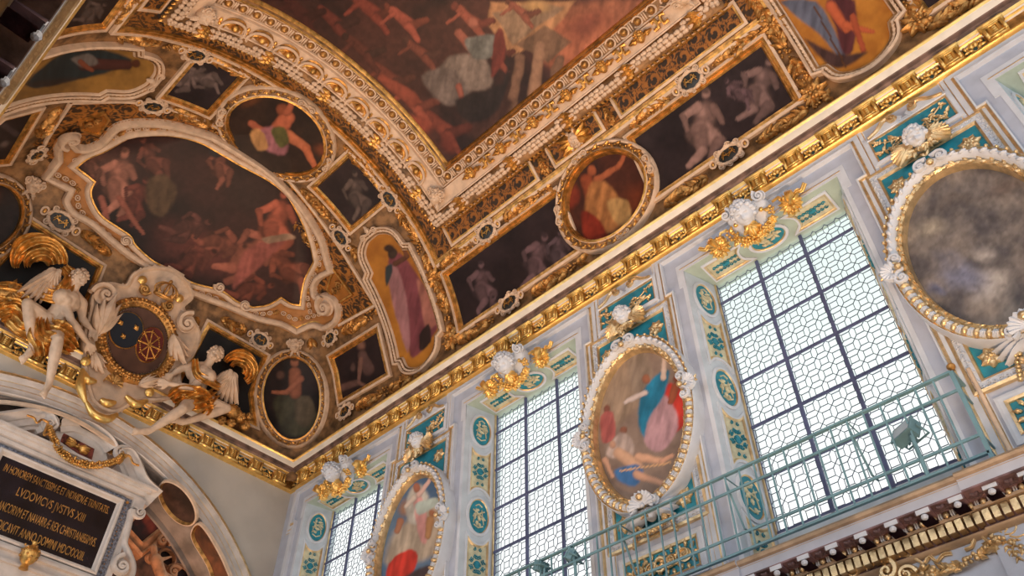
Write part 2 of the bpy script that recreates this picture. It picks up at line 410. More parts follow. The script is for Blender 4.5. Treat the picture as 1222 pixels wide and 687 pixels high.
# ------------------------------------------------------------ painter (colours of painted pictures, stored per vertex)
_rs = np.random.RandomState(7); _NT = _rs.rand(256, 256)
def vnoise(X, Y):
    xi = np.floor(X).astype(int); yi = np.floor(Y).astype(int); fx = X-xi; fy = Y-yi; fx = fx*fx*(3-2*fx); fy = fy*fy*(3-2*fy)
    g = lambda i, j: _NT[i % 256, j % 256]
    return (g(xi, yi)*(1-fx)+g(xi+1, yi)*fx)*(1-fy)+(g(xi, yi+1)*(1-fx)+g(xi+1, yi+1)*fx)*fy
def fbm(X, Y, o=4):
    s = 0; a = .5
    for i in range(o): s = s+a*vnoise(X*2**i+17*i, Y*2**i+9*i); a *= .5
    return s/(1-.5**o)
def paintf(bgc, ops, warp=2.5, ws=.07, mott=.35, ms=.09, gain=1.0, sat=1.):
    """returns colour function of picture coordinates. ops: ('e',cx,cy,rx,ry,rot,rgb,soft) ('l',x1,y1,r1,x2,y2,r2,rgb) ('p',pts,rgb,soft)"""
    def f(X, Y):
        wx = X+warp*2*(fbm(X*ws, Y*ws)-.5); wy = Y+warp*2*(fbm(X*ws+50, Y*ws+50)-.5)
        n = fbm(X*ms+3, Y*ms+7, 5); col = np.zeros(X.shape+(3,))
        b = s2l(bgc[0]); b2 = s2l(bgc[1]) if len(bgc) > 1 else b*.5
        k = np.clip((n-.3)/.4, 0, 1)[..., None]; col = b*(k)+b2*(1-k)
        for o in ops:
            if o[0] == 'e':
                _, cx, cy, rx, ry, rot, rgb, soft = o; c, s = math.cos(math.radians(rot)), math.sin(math.radians(rot))
                dx, dy = wx-cx, wy-cy; u = (dx*c+dy*s)/rx; v = (-dx*s+dy*c)/ry; d = np.sqrt(u*u+v*v)
                al = np.clip((1-d)/max(soft, .02)+.5*0, 0, 1); sh = 1.12-.45*np.clip(d, 0, 1)**2+.18*(-v)
            elif o[0] == 'l':
                _, x1, y1, q1, x2, y2, q2, rgb = o; ex, ey = x2-x1, y2-y1; L2 = ex*ex+ey*ey+1e-6
                tt = np.clip(((wx-x1)*ex+(wy-y1)*ey)/L2, 0, 1); dx = wx-(x1+tt*ex); dy = wy-(y1+tt*ey); r = q1+(q2-q1)*tt
                d = np.sqrt(dx*dx+dy*dy)/r; al = np.clip((1.05-d)/.42, 0, 1); sh = 1.15-.55*np.clip(d, 0, 1)**2-.12*dy/r
            else:
                _, pts, rgb, soft = o; P = ring(pts, 3) if o[0] == 'p' else np.asarray(pts, float); ins = np.zeros(X.shape, bool); dm = np.full(X.shape, 1e9)
                for i in range(len(P)):
                    x1, y1 = P[i]; x2, y2 = P[(i+1) % len(P)]
                    c_ = ((y1 > wy) != (y2 > wy)) & (wx < (x2-x1)*(wy-y1)/(y2-y1+1e-9)+x1); ins ^= c_
                    ex, ey = x2-x1, y2-y1; tt = np.clip(((wx-x1)*ex+(wy-y1)*ey)/(ex*ex+ey*ey+1e-6), 0, 1)
                    dm = np.minimum(dm, np.hypot(wx-x1-tt*ex, wy-y1-tt*ey))
                al = np.where(ins, np.clip(dm/soft, 0, 1), 0); fo = fbm(X*.16+Y*.03, Y*.035, 3); sh = .72+.65*np.clip((fo-.25)*1.7, 0, 1)
            al = (al*al*(3-2*al))[..., None]; col = col*(1-al)+s2l(rgb)*np.asarray(sh)[..., None]*al
        g = 1+mott*(fbm(X*.22+11, Y*.22, 4)-.5)*2
        if sat < 1: lum = col@np.array([.3, .55, .15]); col = col*sat+lum[..., None]*(1-sat)
        return np.clip(col*g[..., None]*gain, 0, 1)
    return f
def inpoly(U, V, P):
    ins = np.zeros(U.shape, bool)
    for i in range(len(P)):
        x1, y1 = P[i]; x2, y2 = P[(i+1) % len(P)]
        ins ^= ((y1 > V) != (y2 > V)) & (U < (x2-x1)*(V-y1)/(y2-y1+1e-12)+x1)
    return ins
def canvas(name, Q, N, fcol, parent, step=.03, lift=.01, flat=None, local_uv=False, material=None):
    """painted picture filling the outline Q (3-D points); on the vault, or on plane flat=(axis,value)"""
    c = Q.mean(0); n = N.mean(0); n /= np.linalg.norm(n)
    T = np.cross(n, [0, 0, 1.]); T /= np.linalg.norm(T); B = np.cross(n, T)
    P = np.stack([(Q-c)@T, (Q-c)@B], -1); lo = P.min(0)-step; hi = P.max(0)+step
    us = np.arange(lo[0], hi[0]+step, step); vs = np.arange(lo[1], hi[1]+step, step); U, V = np.meshgrid(us, vs, indexing='ij')
    cu, cv = (U[:-1, :-1]+step/2, V[:-1, :-1]+step/2); ins = inpoly(cu, cv, P)
    base = c+U[..., None]*T+V[..., None]*B
    if flat is not None:
        G = base.copy(); G[..., flat[0]] = flat[1]
    else:
        a = np.full(U.shape, -4.); b = np.full(U.shape, 4.)
        for _ in range(28):
            m = (a+b)/2; s = sd(base+m[..., None]*n) > lift; b = np.where(s, m, b); a = np.where(s, a, m)
        G = base+b[..., None]*n
    nu, nv = U.shape; F = gridf(nu, nv)[ins.ravel()]
    used = np.unique(F); mp = np.full(nu*nv, -1); mp[used] = np.arange(len(used)); Gv = G.reshape(-1, 3)[used]
    if local_uv: colr = fcol(U.ravel()[used], V.ravel()[used])
    else:
        pj = proj(Gv); colr = fcol(pj[:, 0], pj[:, 1])
    F = mp[F]
    nn = np.cross(Gv[F[0, 1]]-Gv[F[0, 0]], Gv[F[0, 3]]-Gv[F[0, 0]])
    if nn@n < 0: F = F[:, ::-1]
    mb = MB(); mb.add(Gv, F); me = mb.mesh(name, material or oil)
    at = me.color_attributes.new('paint', 'FLOAT_COLOR', 'POINT'); at.data.foreach_set('color', np.c_[colr, np.ones(len(colr))].astype(np.float32).ravel())
    return link(name, me, parent)
def outl(Q, N, d):
    """outline grown sideways by d"""
    mb = MB(); b = sweep(mb, Q, N, [(d, 0, 0), (d+.01, 0, 0)], True); return Q+b*d
# arabesque decoration, painted: gold scrolls on a dark ground, in local metres
def arab(cell=.34, g=(150, 98, 44), d=(38, 34, 28), seed=0):
    def f(U, V):
        i = np.floor(U/cell); j = np.floor(V/cell+.5*(i % 2)); u = U/cell-i-.5; v = V/cell+.5*(i % 2)-j-.5
        sg = np.where((i+j) % 2 == 0, 1, -1); r = np.hypot(u, v); a = np.arctan2(v, u)*sg
        l1 = np.cos(a-11*r+seed); l = np.where(r < .47, l1 > .25+.5*(r < .1), np.cos(14*u)*np.cos(12*v) > .35)
        lf = (np.cos(a*5+r*30) > .55) & (r > .28) & (r < .5); k = ((l & (r < .40)) | lf | (np.abs(r-.47) < .018) | ((r > .5) & (fbm(U*18, V*18, 2) > .52)))*1.
        k = np.clip(k*.85+.15*fbm(U*30, V*30), 0, 1)[..., None]
        return s2l(d)*(1-k)+s2l(g)*k*(.7+.6*fbm(U*9, V*9)[..., None])
    return f
# ------------------------------------------------------------ the room shell
YL = 2*CY-YW; XR = 7.5
def vault_shell():
    mb = MB(); V = []
    lv = [9.75]+list(Z0+RR*np.sin(np.radians(np.linspace(0, 90, 61))))
    ws = [RR]+list(RR*np.cos(np.radians(np.linspace(0, 90, 61))))
    for z, w in zip(lv, ws):
        w = max(w, 1e-4); rho = RHO*w/RR; xe = XE+RR-w; row = []
        for x in np.linspace(XR, xe+rho, 34): row.append((x, CY+w, z))
        for t in np.linspace(0, 90, 9)[1:-1]: row.append((xe+rho-rho*math.sin(math.radians(t)), CY+w-rho+rho*math.cos(math.radians(t)), z))
        for y in np.linspace(CY+w-rho, CY-w+rho, 24): row.append((xe, y, z))
        for t in np.linspace(90, 0, 9)[1:-1]: row.append((xe+rho-rho*math.sin(math.radians(t)), CY-w+rho-rho*math.cos(math.radians(t)), z))
        for x in np.linspace(xe+rho, XR, 34): row.append((x, CY-w, z))
        V.append(row)
    V = np.array(V); n, k = V.shape[:2]; mb.add(V.reshape(-1, 3), gridf(n, k))
    o = mb.build('ceiling', creamb); struct(o)
vault_shell()
fl = MB(); fl.box((XW-3, YL-.3, -1.75), (XR, YW+1.2, -1.6)); struct(fl.build('floor', floorm, None, False))
lw = MB()      # near wall with its window openings (their daylight is set at the top)
xs = [XW-.3]
for k in range(5): xs += [-11.89+4.575*k-1.25, -11.89+4.575*k+1.25]
xs += [XR]; xs = [min(q, XR) for q in xs]
for i in range(0, len(xs)-1, 2): lw.box((xs[i], YL-.3, 4.3), (xs[i+1], YL, 9.75))
lw.box((XW-.3, YL-.3, -1.6), (XR, YL, 4.3)); lw.box((XW-.3, YL-.3, 9.0), (XR, YL, 9.8))
struct(lw.build('wall_left', leftm, None, False))
# ---- long wall with the windows
WC = [-2.74-4.575*n for n in range(3)]+[-2.74+4.575]; PCX = [-5.03-4.575*n for n in range(2)]+[-.45]
GY = 8.36; ZA = 9.06; ZB = 4.30; HW = 1.24; HG = 1.06
rw = MB()
ws_ = sorted(WC); edges = [XW-.3]
for c in ws_: edges += [c-HW, c+HW]
edges.append(XR)
for i in range(0, len(edges), 2): rw.box((edges[i], YW, 3.4), (edges[i+1], YW+.66, 9.75))
for c in ws_:
    rw.box((c-HW, YW, ZA), (c+HW, YW+.62, 9.75)); rw.box((c-HW, YW+.02, 3.4), (c+HW, YW+.9, ZB))
rw.box((XW-.3, YW-.02, -1.6), (XR, YW+.9, 3.4))
struct(rw.build('wall_right', lilac, None, False))
# ---- main cornice round the room: (distance out of wall, height, material)
CP = [(0, 9.56, 1), (.05, 9.565, 1), (.085, 9.585, 1), (.085, 9.612, 1), (.065, 9.622, 0), (.03, 9.63, 2), (.03, 9.835, 0), (.055, 9.845, 1), (.075, 9.86, 1), (.075, 9.872, 0),
      (.095, 9.885, 1), (.115, 9.905, 1), (.12, 9.93, 3), (.165, 9.955, 3), (.17, 10.02, 3), (.185, 10.03, 0), (.20, 10.05, 0), (.235, 10.10, 0), (.24, 10.115, 1), (.262, 10.125, 1), (.27, 10.15, 1), (.25, 10.175, 1), (.15, 10.185, 1), (-.1, 10.19, 1)]
path = poly([(XR, YW, 0), (XW, YW, 0), (XW, YL, 0), (XR, YL, 0)], 4, False)
c_ = MB(); sweep(c_, path, np.tile([0, 0, 1.], (len(path), 1)), CP, False, out=(0, CY, 0), flip=True)
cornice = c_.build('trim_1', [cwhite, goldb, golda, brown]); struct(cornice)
def modillion():
    mb = MB()
    # local: x along cornice, y up, z out of wall
    mb.box((-.125, -.105, .02), (.125, .125, .115), 0); mb.box((-.155, .120, .02), (.155, .148, .175), 0); mb.box((-.14, .100, .02), (.14, .122, .150), 0)
    for sx_ in (-.108, .108): mb.box((sx_-.017, -.10, .11), (sx_+.017, .10, .150), 0)
    for sy_ in (-.095, .09): mb.box((-.108, sy_-.010, .11), (.108, sy_+.010, .138), 0)
    for s in (-.055, .055): tube(mb, np.array([(s, -.085, .118), (s, .08, .118)]), .020, 8, 0)
    for k in range(4): mb.tpl(leaf(.055, .06, 0, .35, .1, 0, 5), RZ(-90, None, (0, .075-.04*k, .118)))
    for k in (-1, 1): mb.tpl(sph(8, 5, (.024, .02, .024), (k*.108, -.108, .13)))
    return mb
mm = modillion().mesh('cornice_bracket', [goldb])
def sprig():
    mb = MB(); mb.box((-.135, -.10, .028), (.135, .105, .038), 1)
    for s in (-1, 1):
        P = np.array([(s*.0, -.09, .045), (s*.05, -.05, .055), (s*.085, .02, .055), (s*.06, .075, .05), (s*.03, .05, .05)]); tube(mb, P, .011, 5, 0)
        for (x_, y_, a_, l_) in [(.03, -.06, 40, .08), (.07, -.02, -20, .07), (.085, .03, 60, .07), (.06, .06, 160, .07), (.02, .0, 80, .1), (.05, .02, 120, .06)]:
            mb.tpl(leaf(l_, .055, 2, .35, .2, 0, 6), RZ(a_ if s > 0 else 180-a_, None, (s*x_, y_, .045)))
        mb.tpl(sph(6, 4, (.02, .02, .02), (s*.07, .04, .06)))
    return mb
sm_ = sprig().mesh('gilt_sprig', [goldb, darkt])
nb = 0
for k in range(29):      # right wall: one bracket every .57 m, sprig squares between
    x_ = .92-.57*k
    if x_ < XW+.22: break
    for nm, me, dx in (('bracket', mm, 0.), ('gilt_sprig', sm_, -.285)):
        if x_+dx < XW+.18: continue
        o = link(nm, me, cornice); o.matrix_basis = Matrix([list(map(float, r)) for r in frame((x_+dx, YW, 9.735), (1, 0, 0), (0, -1, 0))])
for k in range(15):
    y_ = 7.38-.57*k
    for nm, me, dx in (('bracket', mm, 0.), ('gilt_sprig', sm_, -.285)):
        if not YL+.1 < y_+dx < YW-.1: continue
        o = link(nm, me, cornice); o.matrix_basis = Matrix([list(map(float, r)) for r in frame((XW, y_+dx, 9.735), (0, -1, 0), (1, 0, 0))])
# ---- end wall: plaster with an arch, its mouldings, and the vaulted recess behind
AC, AZ, AR = CY-.24, 4.35, 4.74
def endwall_mesh():
    mb = MB(); t = np.radians(np.linspace(0, 180, 61)); In = np.stack([np.full(61, XW), AC+AR*np.cos(t), AZ+AR*np.sin(t)], -1)
    Ou = In.copy(); Ou[:, 1] = np.clip(AC+9*np.cos(t), YL-.3, YW+.1); Ou[:, 2] = 9.75
    V = np.stack([In, Ou], 1).reshape(-1, 3); mb.add(V, gridf(61, 2)); V2 = V.copy(); V2[:, 0] -= .3; mb.add(V2, gridf(61, 2))
    return mb
struct(endwall_mesh().build('wall_end', endwall, None, False))
t = np.radians(np.linspace(-8, 188, 81)); Q = np.stack([np.full(81, XW), AC+AR*np.cos(t), AZ+AR*np.sin(t)], -1); N = np.tile([1., 0, 0], (81, 1))
mb = MB(); sweep(mb, Q, N, [(.36, 0, 0), (.36, .05, 1), (.33, .07, 1), (.30, .07, 0), (.30, .05, 0), (.22, .05, 0), (.20, .035, 1), (.185, .035, 0), (.10, .03, 1), (.085, .03, 0), (.01, .03, 0), (-.03, .06, 0), (-.05, .05, 0), (-.05, -.1, 0)], False, out=(XW, AC, AZ))
struct(mb.build('trim_2', [warmw, goldp]))
# soffit of the arch and the recess
mb = MB(); k = 61; t = np.radians(np.linspace(0, 180, k)); V = []
for dx, rr in [(0, 4.66), (-.03, 4.64), (-.78, 4.60), (-.80, 4.52), (-.86, 4.52), (-.88, 4.62), (-2.6, 4.62)]: V.append(np.stack([np.full(k, XW+dx), AC+rr*np.cos(t), AZ+rr*np.sin(t)], -1))
mb.add(np.array(V).reshape(-1, 3), gridf(5, k)); struct(mb.build('trim_3', [mat('arch_soffit_paint', (.26, .21, .18), .6, 0, .25, 2, .1, 20)]))
mb = MB(); mb.box((XW-2.75, YL-.3, -1.6), (XW-2.6, YW+1, 9.7)); struct(mb.build('wall_recess', [mat('recess_red_brown', (.22, .09, .045), .6, 0, .4, 2.5, .2, 12)], None, False))
# ---- lower cornice with its gallery floor; breaks forward at the piers
LP = [(0.0, 3.30, 0), (.06, 3.30, 1), (.09, 3.33, 1), (.06, 3.36, 0), (.06, 3.38, 0), (.06, 3.80, 1), (.12, 3.82, 1), (.13, 3.84, 1), (.10, 3.85, 2), (.10, 3.985, 1), (.20, 3.99, 1), (.21, 4.015, 1), (.16, 4.02, 3), (.20, 4.05, 3), (.20, 4.06, 3), (.38, 4.085, 3), (.385, 4.10, 4), (.385, 4.185, 1), (.39, 4.19, 4), (.39, 4.20, 1), (.425, 4.21, 1), (.435, 4.235, 1), (.42, 4.262, 1), (.38, 4.27, 4), (-.6, 4.27, 4)]
def lowc(xa_, xb_, d, side=1):
    y0 = YW if side > 0 else YL
    q = poly([(xa_, y0, 0), (xb_, y0, 0)], 4, False); m_ = MB()
    s = sweep(m_, q, np.tile([0, 0, 1.], (len(q), 1)), [(u+(d if u > 0.0 else 0), h, m) for u, h, m in LP], False, out=(0, CY, 0), flip=True)
    # end caps
    for xx in (xa_, xb_):
        P = np.array([(xx, y0-side*(u+(d if u > 0 else 0)), h) for u, h, m in LP]); m_.add(P, np.arange(len(P))[None, :], 4)
    return m_
xbr = [(-14.8, -3.86, .03), (-3.86, -1.58, 0.), (-1.58, XR, 0.03)]
m_ = MB()
for a_, b_, d in xbr:
    q = lowc(a_, b_, d)
    m_.V += q.V; m_.F += [f+m_.n for f in q.F]; m_.mt += q.mt; m_.n += q.n
lower = m_.build('trim_4', [lilac, bronze, purp, purp, lilac]); struct(lower)
dm = MB(); dm.box((-.026, -.055, 0), (.026, .06, .085), 0); dmesh = dm.mesh('dentil', [goldp], False)
dm = MB(); 
for k in range(110):
    x_ = 2.1-.082*k; dm.box((x_-.03, YW-.205, 3.872), (x_+.03, YW-.09, 3.978), 0)
o = dm.build('dentil_course', [goldp], lower, False)
em = MB()
for k in range(84):
    x_ = 2.1-.112*k; em.tpl(sph(8, 6, (.028, .022, .034), (x_, YW-.235, 4.035))); em.box((x_-.052, YW-.235, 4.012), (x_-.040, YW-.20, 4.068), 1); em.box((x_-.072, YW-.235, 4.012), (x_-.060, YW-.20, 4.068), 1)
em.build('egg_and_dart', [goldp, stone], lower)
bm_ = MB(); bm_.box((-.075, -.20, -.01), (.075, .02, .035), 0); bm_.box((-.06, -.19, .0), (.06, .01, -.06), 0)
bm_.box((-.062, -.207, -.015), (.062, -.195, .03), 1); bm_.tpl(sph(8, 5, (.035, .03, .03), (0, -.20, -.05)), None, 1); bm_.box((-.085, .0, -.03), (.085, .025, .04), 0)
bm2 = bm_.mesh('modillion', [purp, stone], False)
cf = MB(); cf.tpl(rosette(6, 0, 0), RZ(0, None, (0, 0, 0), .07)); cfm = cf.mesh('soffit_rosette', [purp])
for k in range(23):
    x_ = 1.976-.303*k; o = link('modillion', bm2, lower); o.matrix_basis = Matrix([list(map(float, r)) for r in frame((x_, YW-.175, 4.06), (1, 0, 0), (0, 0, -1), (1, -1, -1))])
    o = link('soffit_rosette', cfm, lower); o.matrix_basis = Matrix([list(map(float, r)) for r in frame((x_-.15, YW-.30, 4.072), (1, 0, 0), (0, 0, -1))])
# near lower cornice, seen from underneath at the top left of the view
m_ = lowc(-3.93, XR, 0.0, -1); q = lowc(XW, -3.93, -.06, -1)
m_.V += q.V; m_.F += [f+m_.n for f in q.F]; m_.mt += q.mt; m_.n += q.n
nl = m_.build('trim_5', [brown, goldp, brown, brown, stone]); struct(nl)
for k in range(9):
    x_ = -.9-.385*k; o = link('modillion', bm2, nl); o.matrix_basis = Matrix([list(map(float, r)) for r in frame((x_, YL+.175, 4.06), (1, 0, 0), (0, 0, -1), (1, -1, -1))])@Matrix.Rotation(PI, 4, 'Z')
# ------------------------------------------------------------ vault: shared pieces
MV = [cream, gold, golda, creamb, navy]
def rectxa(x0, x1, a0, a1, n=10): return XA(*np.array(poly([(x0, a0), (x1, a0), (x1, a1), (x0, a1)], n)).T)
PF = [(.075, -.02, 0), (.075, .06, 0), (.03, .075, 0), (.022, .05, 1), (-.02, .06, 1), (-.03, .035, 2), (-.055, .045, 1), (-.075, .02, 1), (-.085, .0, 1)]
PFN = [(.04, -.02, 0), (.04, .045, 0), (.0, .055, 0), (-.01, .03, 1), (-.04, .035, 1), (-.05, .0, 1)]
LEAF = compact(leaf(1, .5, 4, .26, .2, 0, 8)); OAK = compact(leaf(1, .38, 3, .3, .15, 0, 7)); BALL = sph(7, 5); EGG = sph(8, 6)
rnd = random.Random(11)
def garland_mesh(Q, N, w=.11, closed=False, dens=1., mb=None, berries=True):
    """strip of leaves, flowers and fruit along a path"""
    mb = mb or MB(); P, T, n, st = resample(Q, N, .075/dens, closed); k = len(P)
    for i in range(k):
        B = np.cross(n[i], T[i]); sgn = 1 if (i//6) % 2 == 0 else -1
        if berries and i % 7 in (5, 6):
            for _ in range(5):
                p = P[i]+B*rnd.uniform(-.6, .6)*w+T[i]*rnd.uniform(-.05, .05); s = rnd.uniform(.018, .03)
                X = frame(p+n[i]*(.035+.02*rnd.random()), T[i], n[i], s); mb.tpl(BALL, X)
            continue
        for s in (-1, 1):
            a = s*rnd.uniform(18, 48); l = w*rnd.uniform(1.15, 1.6)
            X = frame(P[i]+n[i]*.012-B*s*.005, T[i]*sgn, n[i]+.25*rnd.uniform(-1, 1)*B, l); mb.tpl(OAK if rnd.random() < .6 else LEAF, RZ(a, X))
        if rnd.random() < .4: mb.tpl(BALL, frame(P[i]+n[i]*.06, T[i], n[i], .022))
    return mb
def garland(Q, N, label, group='gilt leaf garlands on the vault', w=.155, **k):
    o = garland_mesh(Q, N, w, **k).build('leaf_garland', [golda]); tag(o, label, 'garland', group); return o
def line(x0, a0, x1, a1, n=14):
    t = np.linspace(0, 1, n+1); return XA(x0+(x1-x0)*t, a0+(a1-a0)*t)
# ---- medallion cartouche with a monogram
def cartouche(seed=0, mono=True, name='monogram_medallion'):
    t_ = thing(name, 'oval medallion', 'medallion')
    mb = MB(); a = np.linspace(0, 2*PI, 28, endpoint=False); V = [(0, 0, .065)]+[(.165*math.cos(q), .118*math.sin(q), .045) for q in a]+[(.165*math.cos(q), .118*math.sin(q), 0) for q in a]
    mb.add(np.array(V), [np.array([[0, 1+i, 1+(i+1) % 28] for i in range(28)]), np.array([[1+i, 29+i, 29+(i+1) % 28, 1+(i+1) % 28] for i in range(28)])])
    local('plaque', mb, [navy], t_)
    mb = MB()
    S = [[(-.10, -.06), (-.05, .07), (0, -.06), (.05, .07), (.10, -.06)], [(-.06, .07), (-.11, -.02)], [(.06, .07), (.11, -.02)], [(-.075, .0), (.075, .0)], [(-.10, .045), (0, -.045), (.10, .045)]]
    for s in S:
        q = np.array([(x_, y_, .072) for x_, y_ in s]); tube(mb, q, .008, 5)
    local('monogram', mb, [gold], t_)
    mb = MB(); a = np.linspace(0, 2*PI, 49)
    P = np.stack([.195*np.cos(a), .145*np.sin(a), 0*a+.04], -1); tube(mb, P, .030+.006*np.sin(9*a), 7)
    for k in range(10):
        q = 2*PI*k/10+.3; mb.tpl(sph(6, 4, (.03, .022, .03), (.2*math.cos(q), .155*math.sin(q), .065)))
    for sx_ in (-1, 1):
        for sy_ in (-1, 1):
            s = spiral(1.4, .058, .014, 18, .018, .05, sx_*sy_, 0, PI/2 if sy_ < 0 else -PI/2, True, [(-sx_*.10, sy_*.0)])
            mb.tpl(s, RZ(0, None, (sx_*.16, sy_*.135, .02)))
        a = np.linspace(0, 2*PI, 20); P = np.stack([sx_*.275+.048*np.cos(a), .065*np.sin(a), 0*a+.045], -1); tube(mb, P, .018, 6)
        mb.tpl(sph(6, 4, (.026, .04, .03), (sx_*.275, 0, .03)), None, 1)
    mb.tpl(spiral(1.2, .05, .012, 16, .016, .05), RZ(0, None, (.03, .17, .03))); mb.tpl(spiral(1.2, .05, .012, 16, .016, .05, -1, 0, PI), RZ(0, None, (-.03, -.17, .03)))
    local('scroll_frame', mb, [cream, gold], t_)
    return t_
med0 = cartouche(); used = [False]
def put_med(X, label, group='monogram medallions on the vault'):
    if not used[0]:
        used[0] = True; med0.matrix_world = Matrix([list(map(float, r)) for r in X]); med0['label'] = label; med0['group'] = group; return med0
    return copy_tree(med0, X, label)
# ---- great ceiling painting: canvas and its heavy hanging frame
X0, X1 = -7.47, -2.62; A0 = 34.0
cp = thing('ceiling_painting', 'huge ceiling painting of tumbling red-lit figures and a column temple in heavy carved frame', 'painting', XA(-5.04, 0)[0], None)
opsC = [('p', [(680, 0), (800, 0), (700, 75), (640, 60)], (150, 82, 46), 14), ('p', [(640, 30), (720, 10), (740, 40), (660, 90)], (170, 90, 48), 12),
 ('q', [(585, 0), (690, 0), (660, 42), (612, 70), (580, 30)], (176, 120, 66), 4), ('q', [(612, 52), (652, 30), (684, 48), (655, 76)], (120, 86, 58), 3), ('q', [(586, 14), (640, 0), (678, 8), (640, 36), (612, 56)], (142, 110, 78), 3),
 ('l', 621, 70, 7, 610, 128, 8, (120, 84, 60)), ('l', 645, 56, 8, 637, 112, 9, (150, 108, 76)), ('l', 667, 72, 7, 662, 98, 8, (118, 82, 56)), ('l', 605, 100, 6, 596, 140, 5, (66, 38, 28)),
 ('p', [(560, 100), (620, 120), (575, 170), (548, 150)], (70, 40, 30), 10), ('e', 700, 30, 40, 22, -30, (130, 62, 36), .9), ('e', 640, 8, 24, 12, 0, (176, 130, 62), .8)]
# crowd of figures
for (x_, y_, s, c1, c2) in [(440, 10, 1.1, (120, 48, 30), (88, 40, 26)), (480, 22, 1, (150, 66, 42), (110, 50, 30)), (395, 22, 1.1, (96, 40, 28), (60, 34, 28)), (500, 60, .9, (112, 54, 36), (76, 44, 34)),
  (560, 22, 1., (150, 70, 44), (112, 50, 34)), (462, 90, 1.1, (110, 50, 32), (80, 42, 30)), (430, 58, 1, (86, 42, 30), (60, 36, 28)), (525, 150, 1.2, (120, 50, 30), (86, 36, 24)), (490, 120, 1.1, (150, 66, 40), (104, 48, 32)), (355, 12, 1.1, (70, 32, 26), (56, 28, 22)), (585, 60, 1, (134, 60, 38), (90, 40, 26)), (620, 12, .8, (140, 72, 46), (104, 54, 34))]:
    opsC += [('l', x_-12*s, y_-10*s, 6*s, x_+10*s, y_+8*s, 9*s, c1), ('l', x_+10*s, y_+8*s, 7*s, x_+28*s, y_+2*s, 5*s, c2), ('l', x_+8*s, y_+10*s, 6*s, x_+20*s, y_+26*s, 3.5*s, c1), ('e', x_-18*s, y_-14*s, 5*s, 6*s, 0, c2, .4), ('l', x_-10*s, y_-6*s, 3.5*s, x_-26*s, y_+6*s, 2.5*s, c1)]
opsC += [('p', [(520, 80), (545, 62), (580, 68), (590, 100), (570, 112), (540, 108), (505, 92)], (128, 110, 98), 6), ('p', [(500, 90), (536, 78), (560, 100), (560, 120), (528, 128)], (112, 96, 88), 6), ('l', 548, 40, 6, 566, 60, 8, (150, 78, 54)), ('e', 565, 27, 7, 9, -20, (168, 92, 66), .4), ('p', [(556, 44), (592, 40), (598, 62), (570, 74), (556, 60)], (104, 104, 98), 4),
 ('p', [(590, 40), (600, 34), (606, 60), (596, 84), (584, 92)], (110, 40, 28), 3), ('l', 548, 104, 5, 552, 128, 3, (140, 70, 50)), ('p', [(540, 118), (596, 96), (602, 60), (612, 80), (598, 132), (560, 150)], (40, 30, 28), 6), ('e', 500, 148, 24, 12, 25, (140, 56, 30), .6), ('l', 455, 92, 5, 490, 118, 11, (138, 58, 32)), ('e', 535, 172, 18, 12, 60, (104, 40, 24), .7)]
fC = paintf([(84, 44, 34), (44, 27, 24)], opsC, 2.2, .06, .35, .018, .88, sat=.78)
Qc, Nc = rectxa(X0-.03, X1+.03, -A0-.4, A0+.4, 24); canvas('canvas', Qc, Nc, fC, cp, .026, .02)
Q, N = rectxa(X0, X1, -A0, A0, 24)
mb = MB(); sweep(mb, Q, N, [(-.03, .02, 1), (-.01, .07, 1), (.02, .09, 1), (.03, .07, 2), (.06, .10, 1), (.085, .13, 1), (.10, .10, 0), (.115, .10, 2), (.28, .12, 0), (.29, .16, 0), (.315, .165, 1), (.325, .15, 0), (.34, .2, 0), (.36, .20, 0), (.60, .24, 0), (.61, .28, 0), (.635, .28, 1), (.645, .24, 2), (.70, .30, 2), (.80, .32, 2), (.89, .28, 2), (.915, .25, 4), (.915, .0, 4)])
mb.build('frame_moulding', [cream, gold, creamb, brown, mat('frame_side_shade', (.05, .045, .04), .6)], cp)  # near-black outer side carries the hanging frame's shade in its colour
# balls in husks along the inner band
mb = MB(); Qo = outl(Q, N, .195); P, T, n, st = resample(Qo, N, .285); aa = np.linspace(.5, 2*PI-.5, 12)
mb.tpl(sph(9, 6, (.064, .064, .06), (0, 0, .02), 1)); tube(mb, np.stack([.088*np.cos(aa), .088*np.sin(aa), 0*aa+.01], -1), .02, 5, 0)
for s in (-.02, .02): mb.box((st/2+s-.010, -.07, -.03), (st/2+s+.010, .07, .03), 0)
ballm = mb.mesh('ball_in_husk', [cream, golda])
for i in range(len(P)): inst('ball_in_husk', ballm, cp, frame(P[i]+n[i]*.11, T[i], n[i]))
# scale torus
mb = MB(); SC = compact(sph(10, 6, (.050, .044, .03), (-.004, 0, 0))+sph(8, 5, (.03, .036, .03), (.034, 0, .012)))
for row, (u, s) in enumerate([(.70, 0), (.765, .5), (.83, 0)]):
    Qo = outl(Q, N, u); P, T, n, st = resample(Qo, N, .112)
    for i in range(len(P)):
        if (i % 12) in (10, 11): continue
        X = frame(P[i]+T[i]*st*s+n[i]*(.31+(.03 if row == 1 else 0)), T[i], n[i]+(np.cross(n[i], T[i])*(.3*(row-1)))); mb.tpl(SC, X, 0)
Qo = outl(Q, N, .77); P, T, n, st = resample(Qo, N, .112)
for i in range(len(P)):
    if (i % 12) in (10, 11):
        B = np.cross(n[i], T[i])
        for s in (-1, 0, 1): mb.tpl(LEAF, RZ(12*s, frame(P[i]+n[i]*.32+B*s*.075, T[i]*(1 if i % 12 == 10 else -1), n[i], .2)), 1)
mb.build('scale_torus', [cream, gold], cp)
mb = MB(); P, T, n, st = resample(outl(Q, N, .885), N, .10)
for i in range(len(P)):
    B = np.cross(n[i], T[i])
    if B@(P[i]-Q.mean(0)) < 0: B = -B
    mb.tpl(LEAF, RZ(40, frame(P[i]+n[i]*.26, B, n[i], .10)))
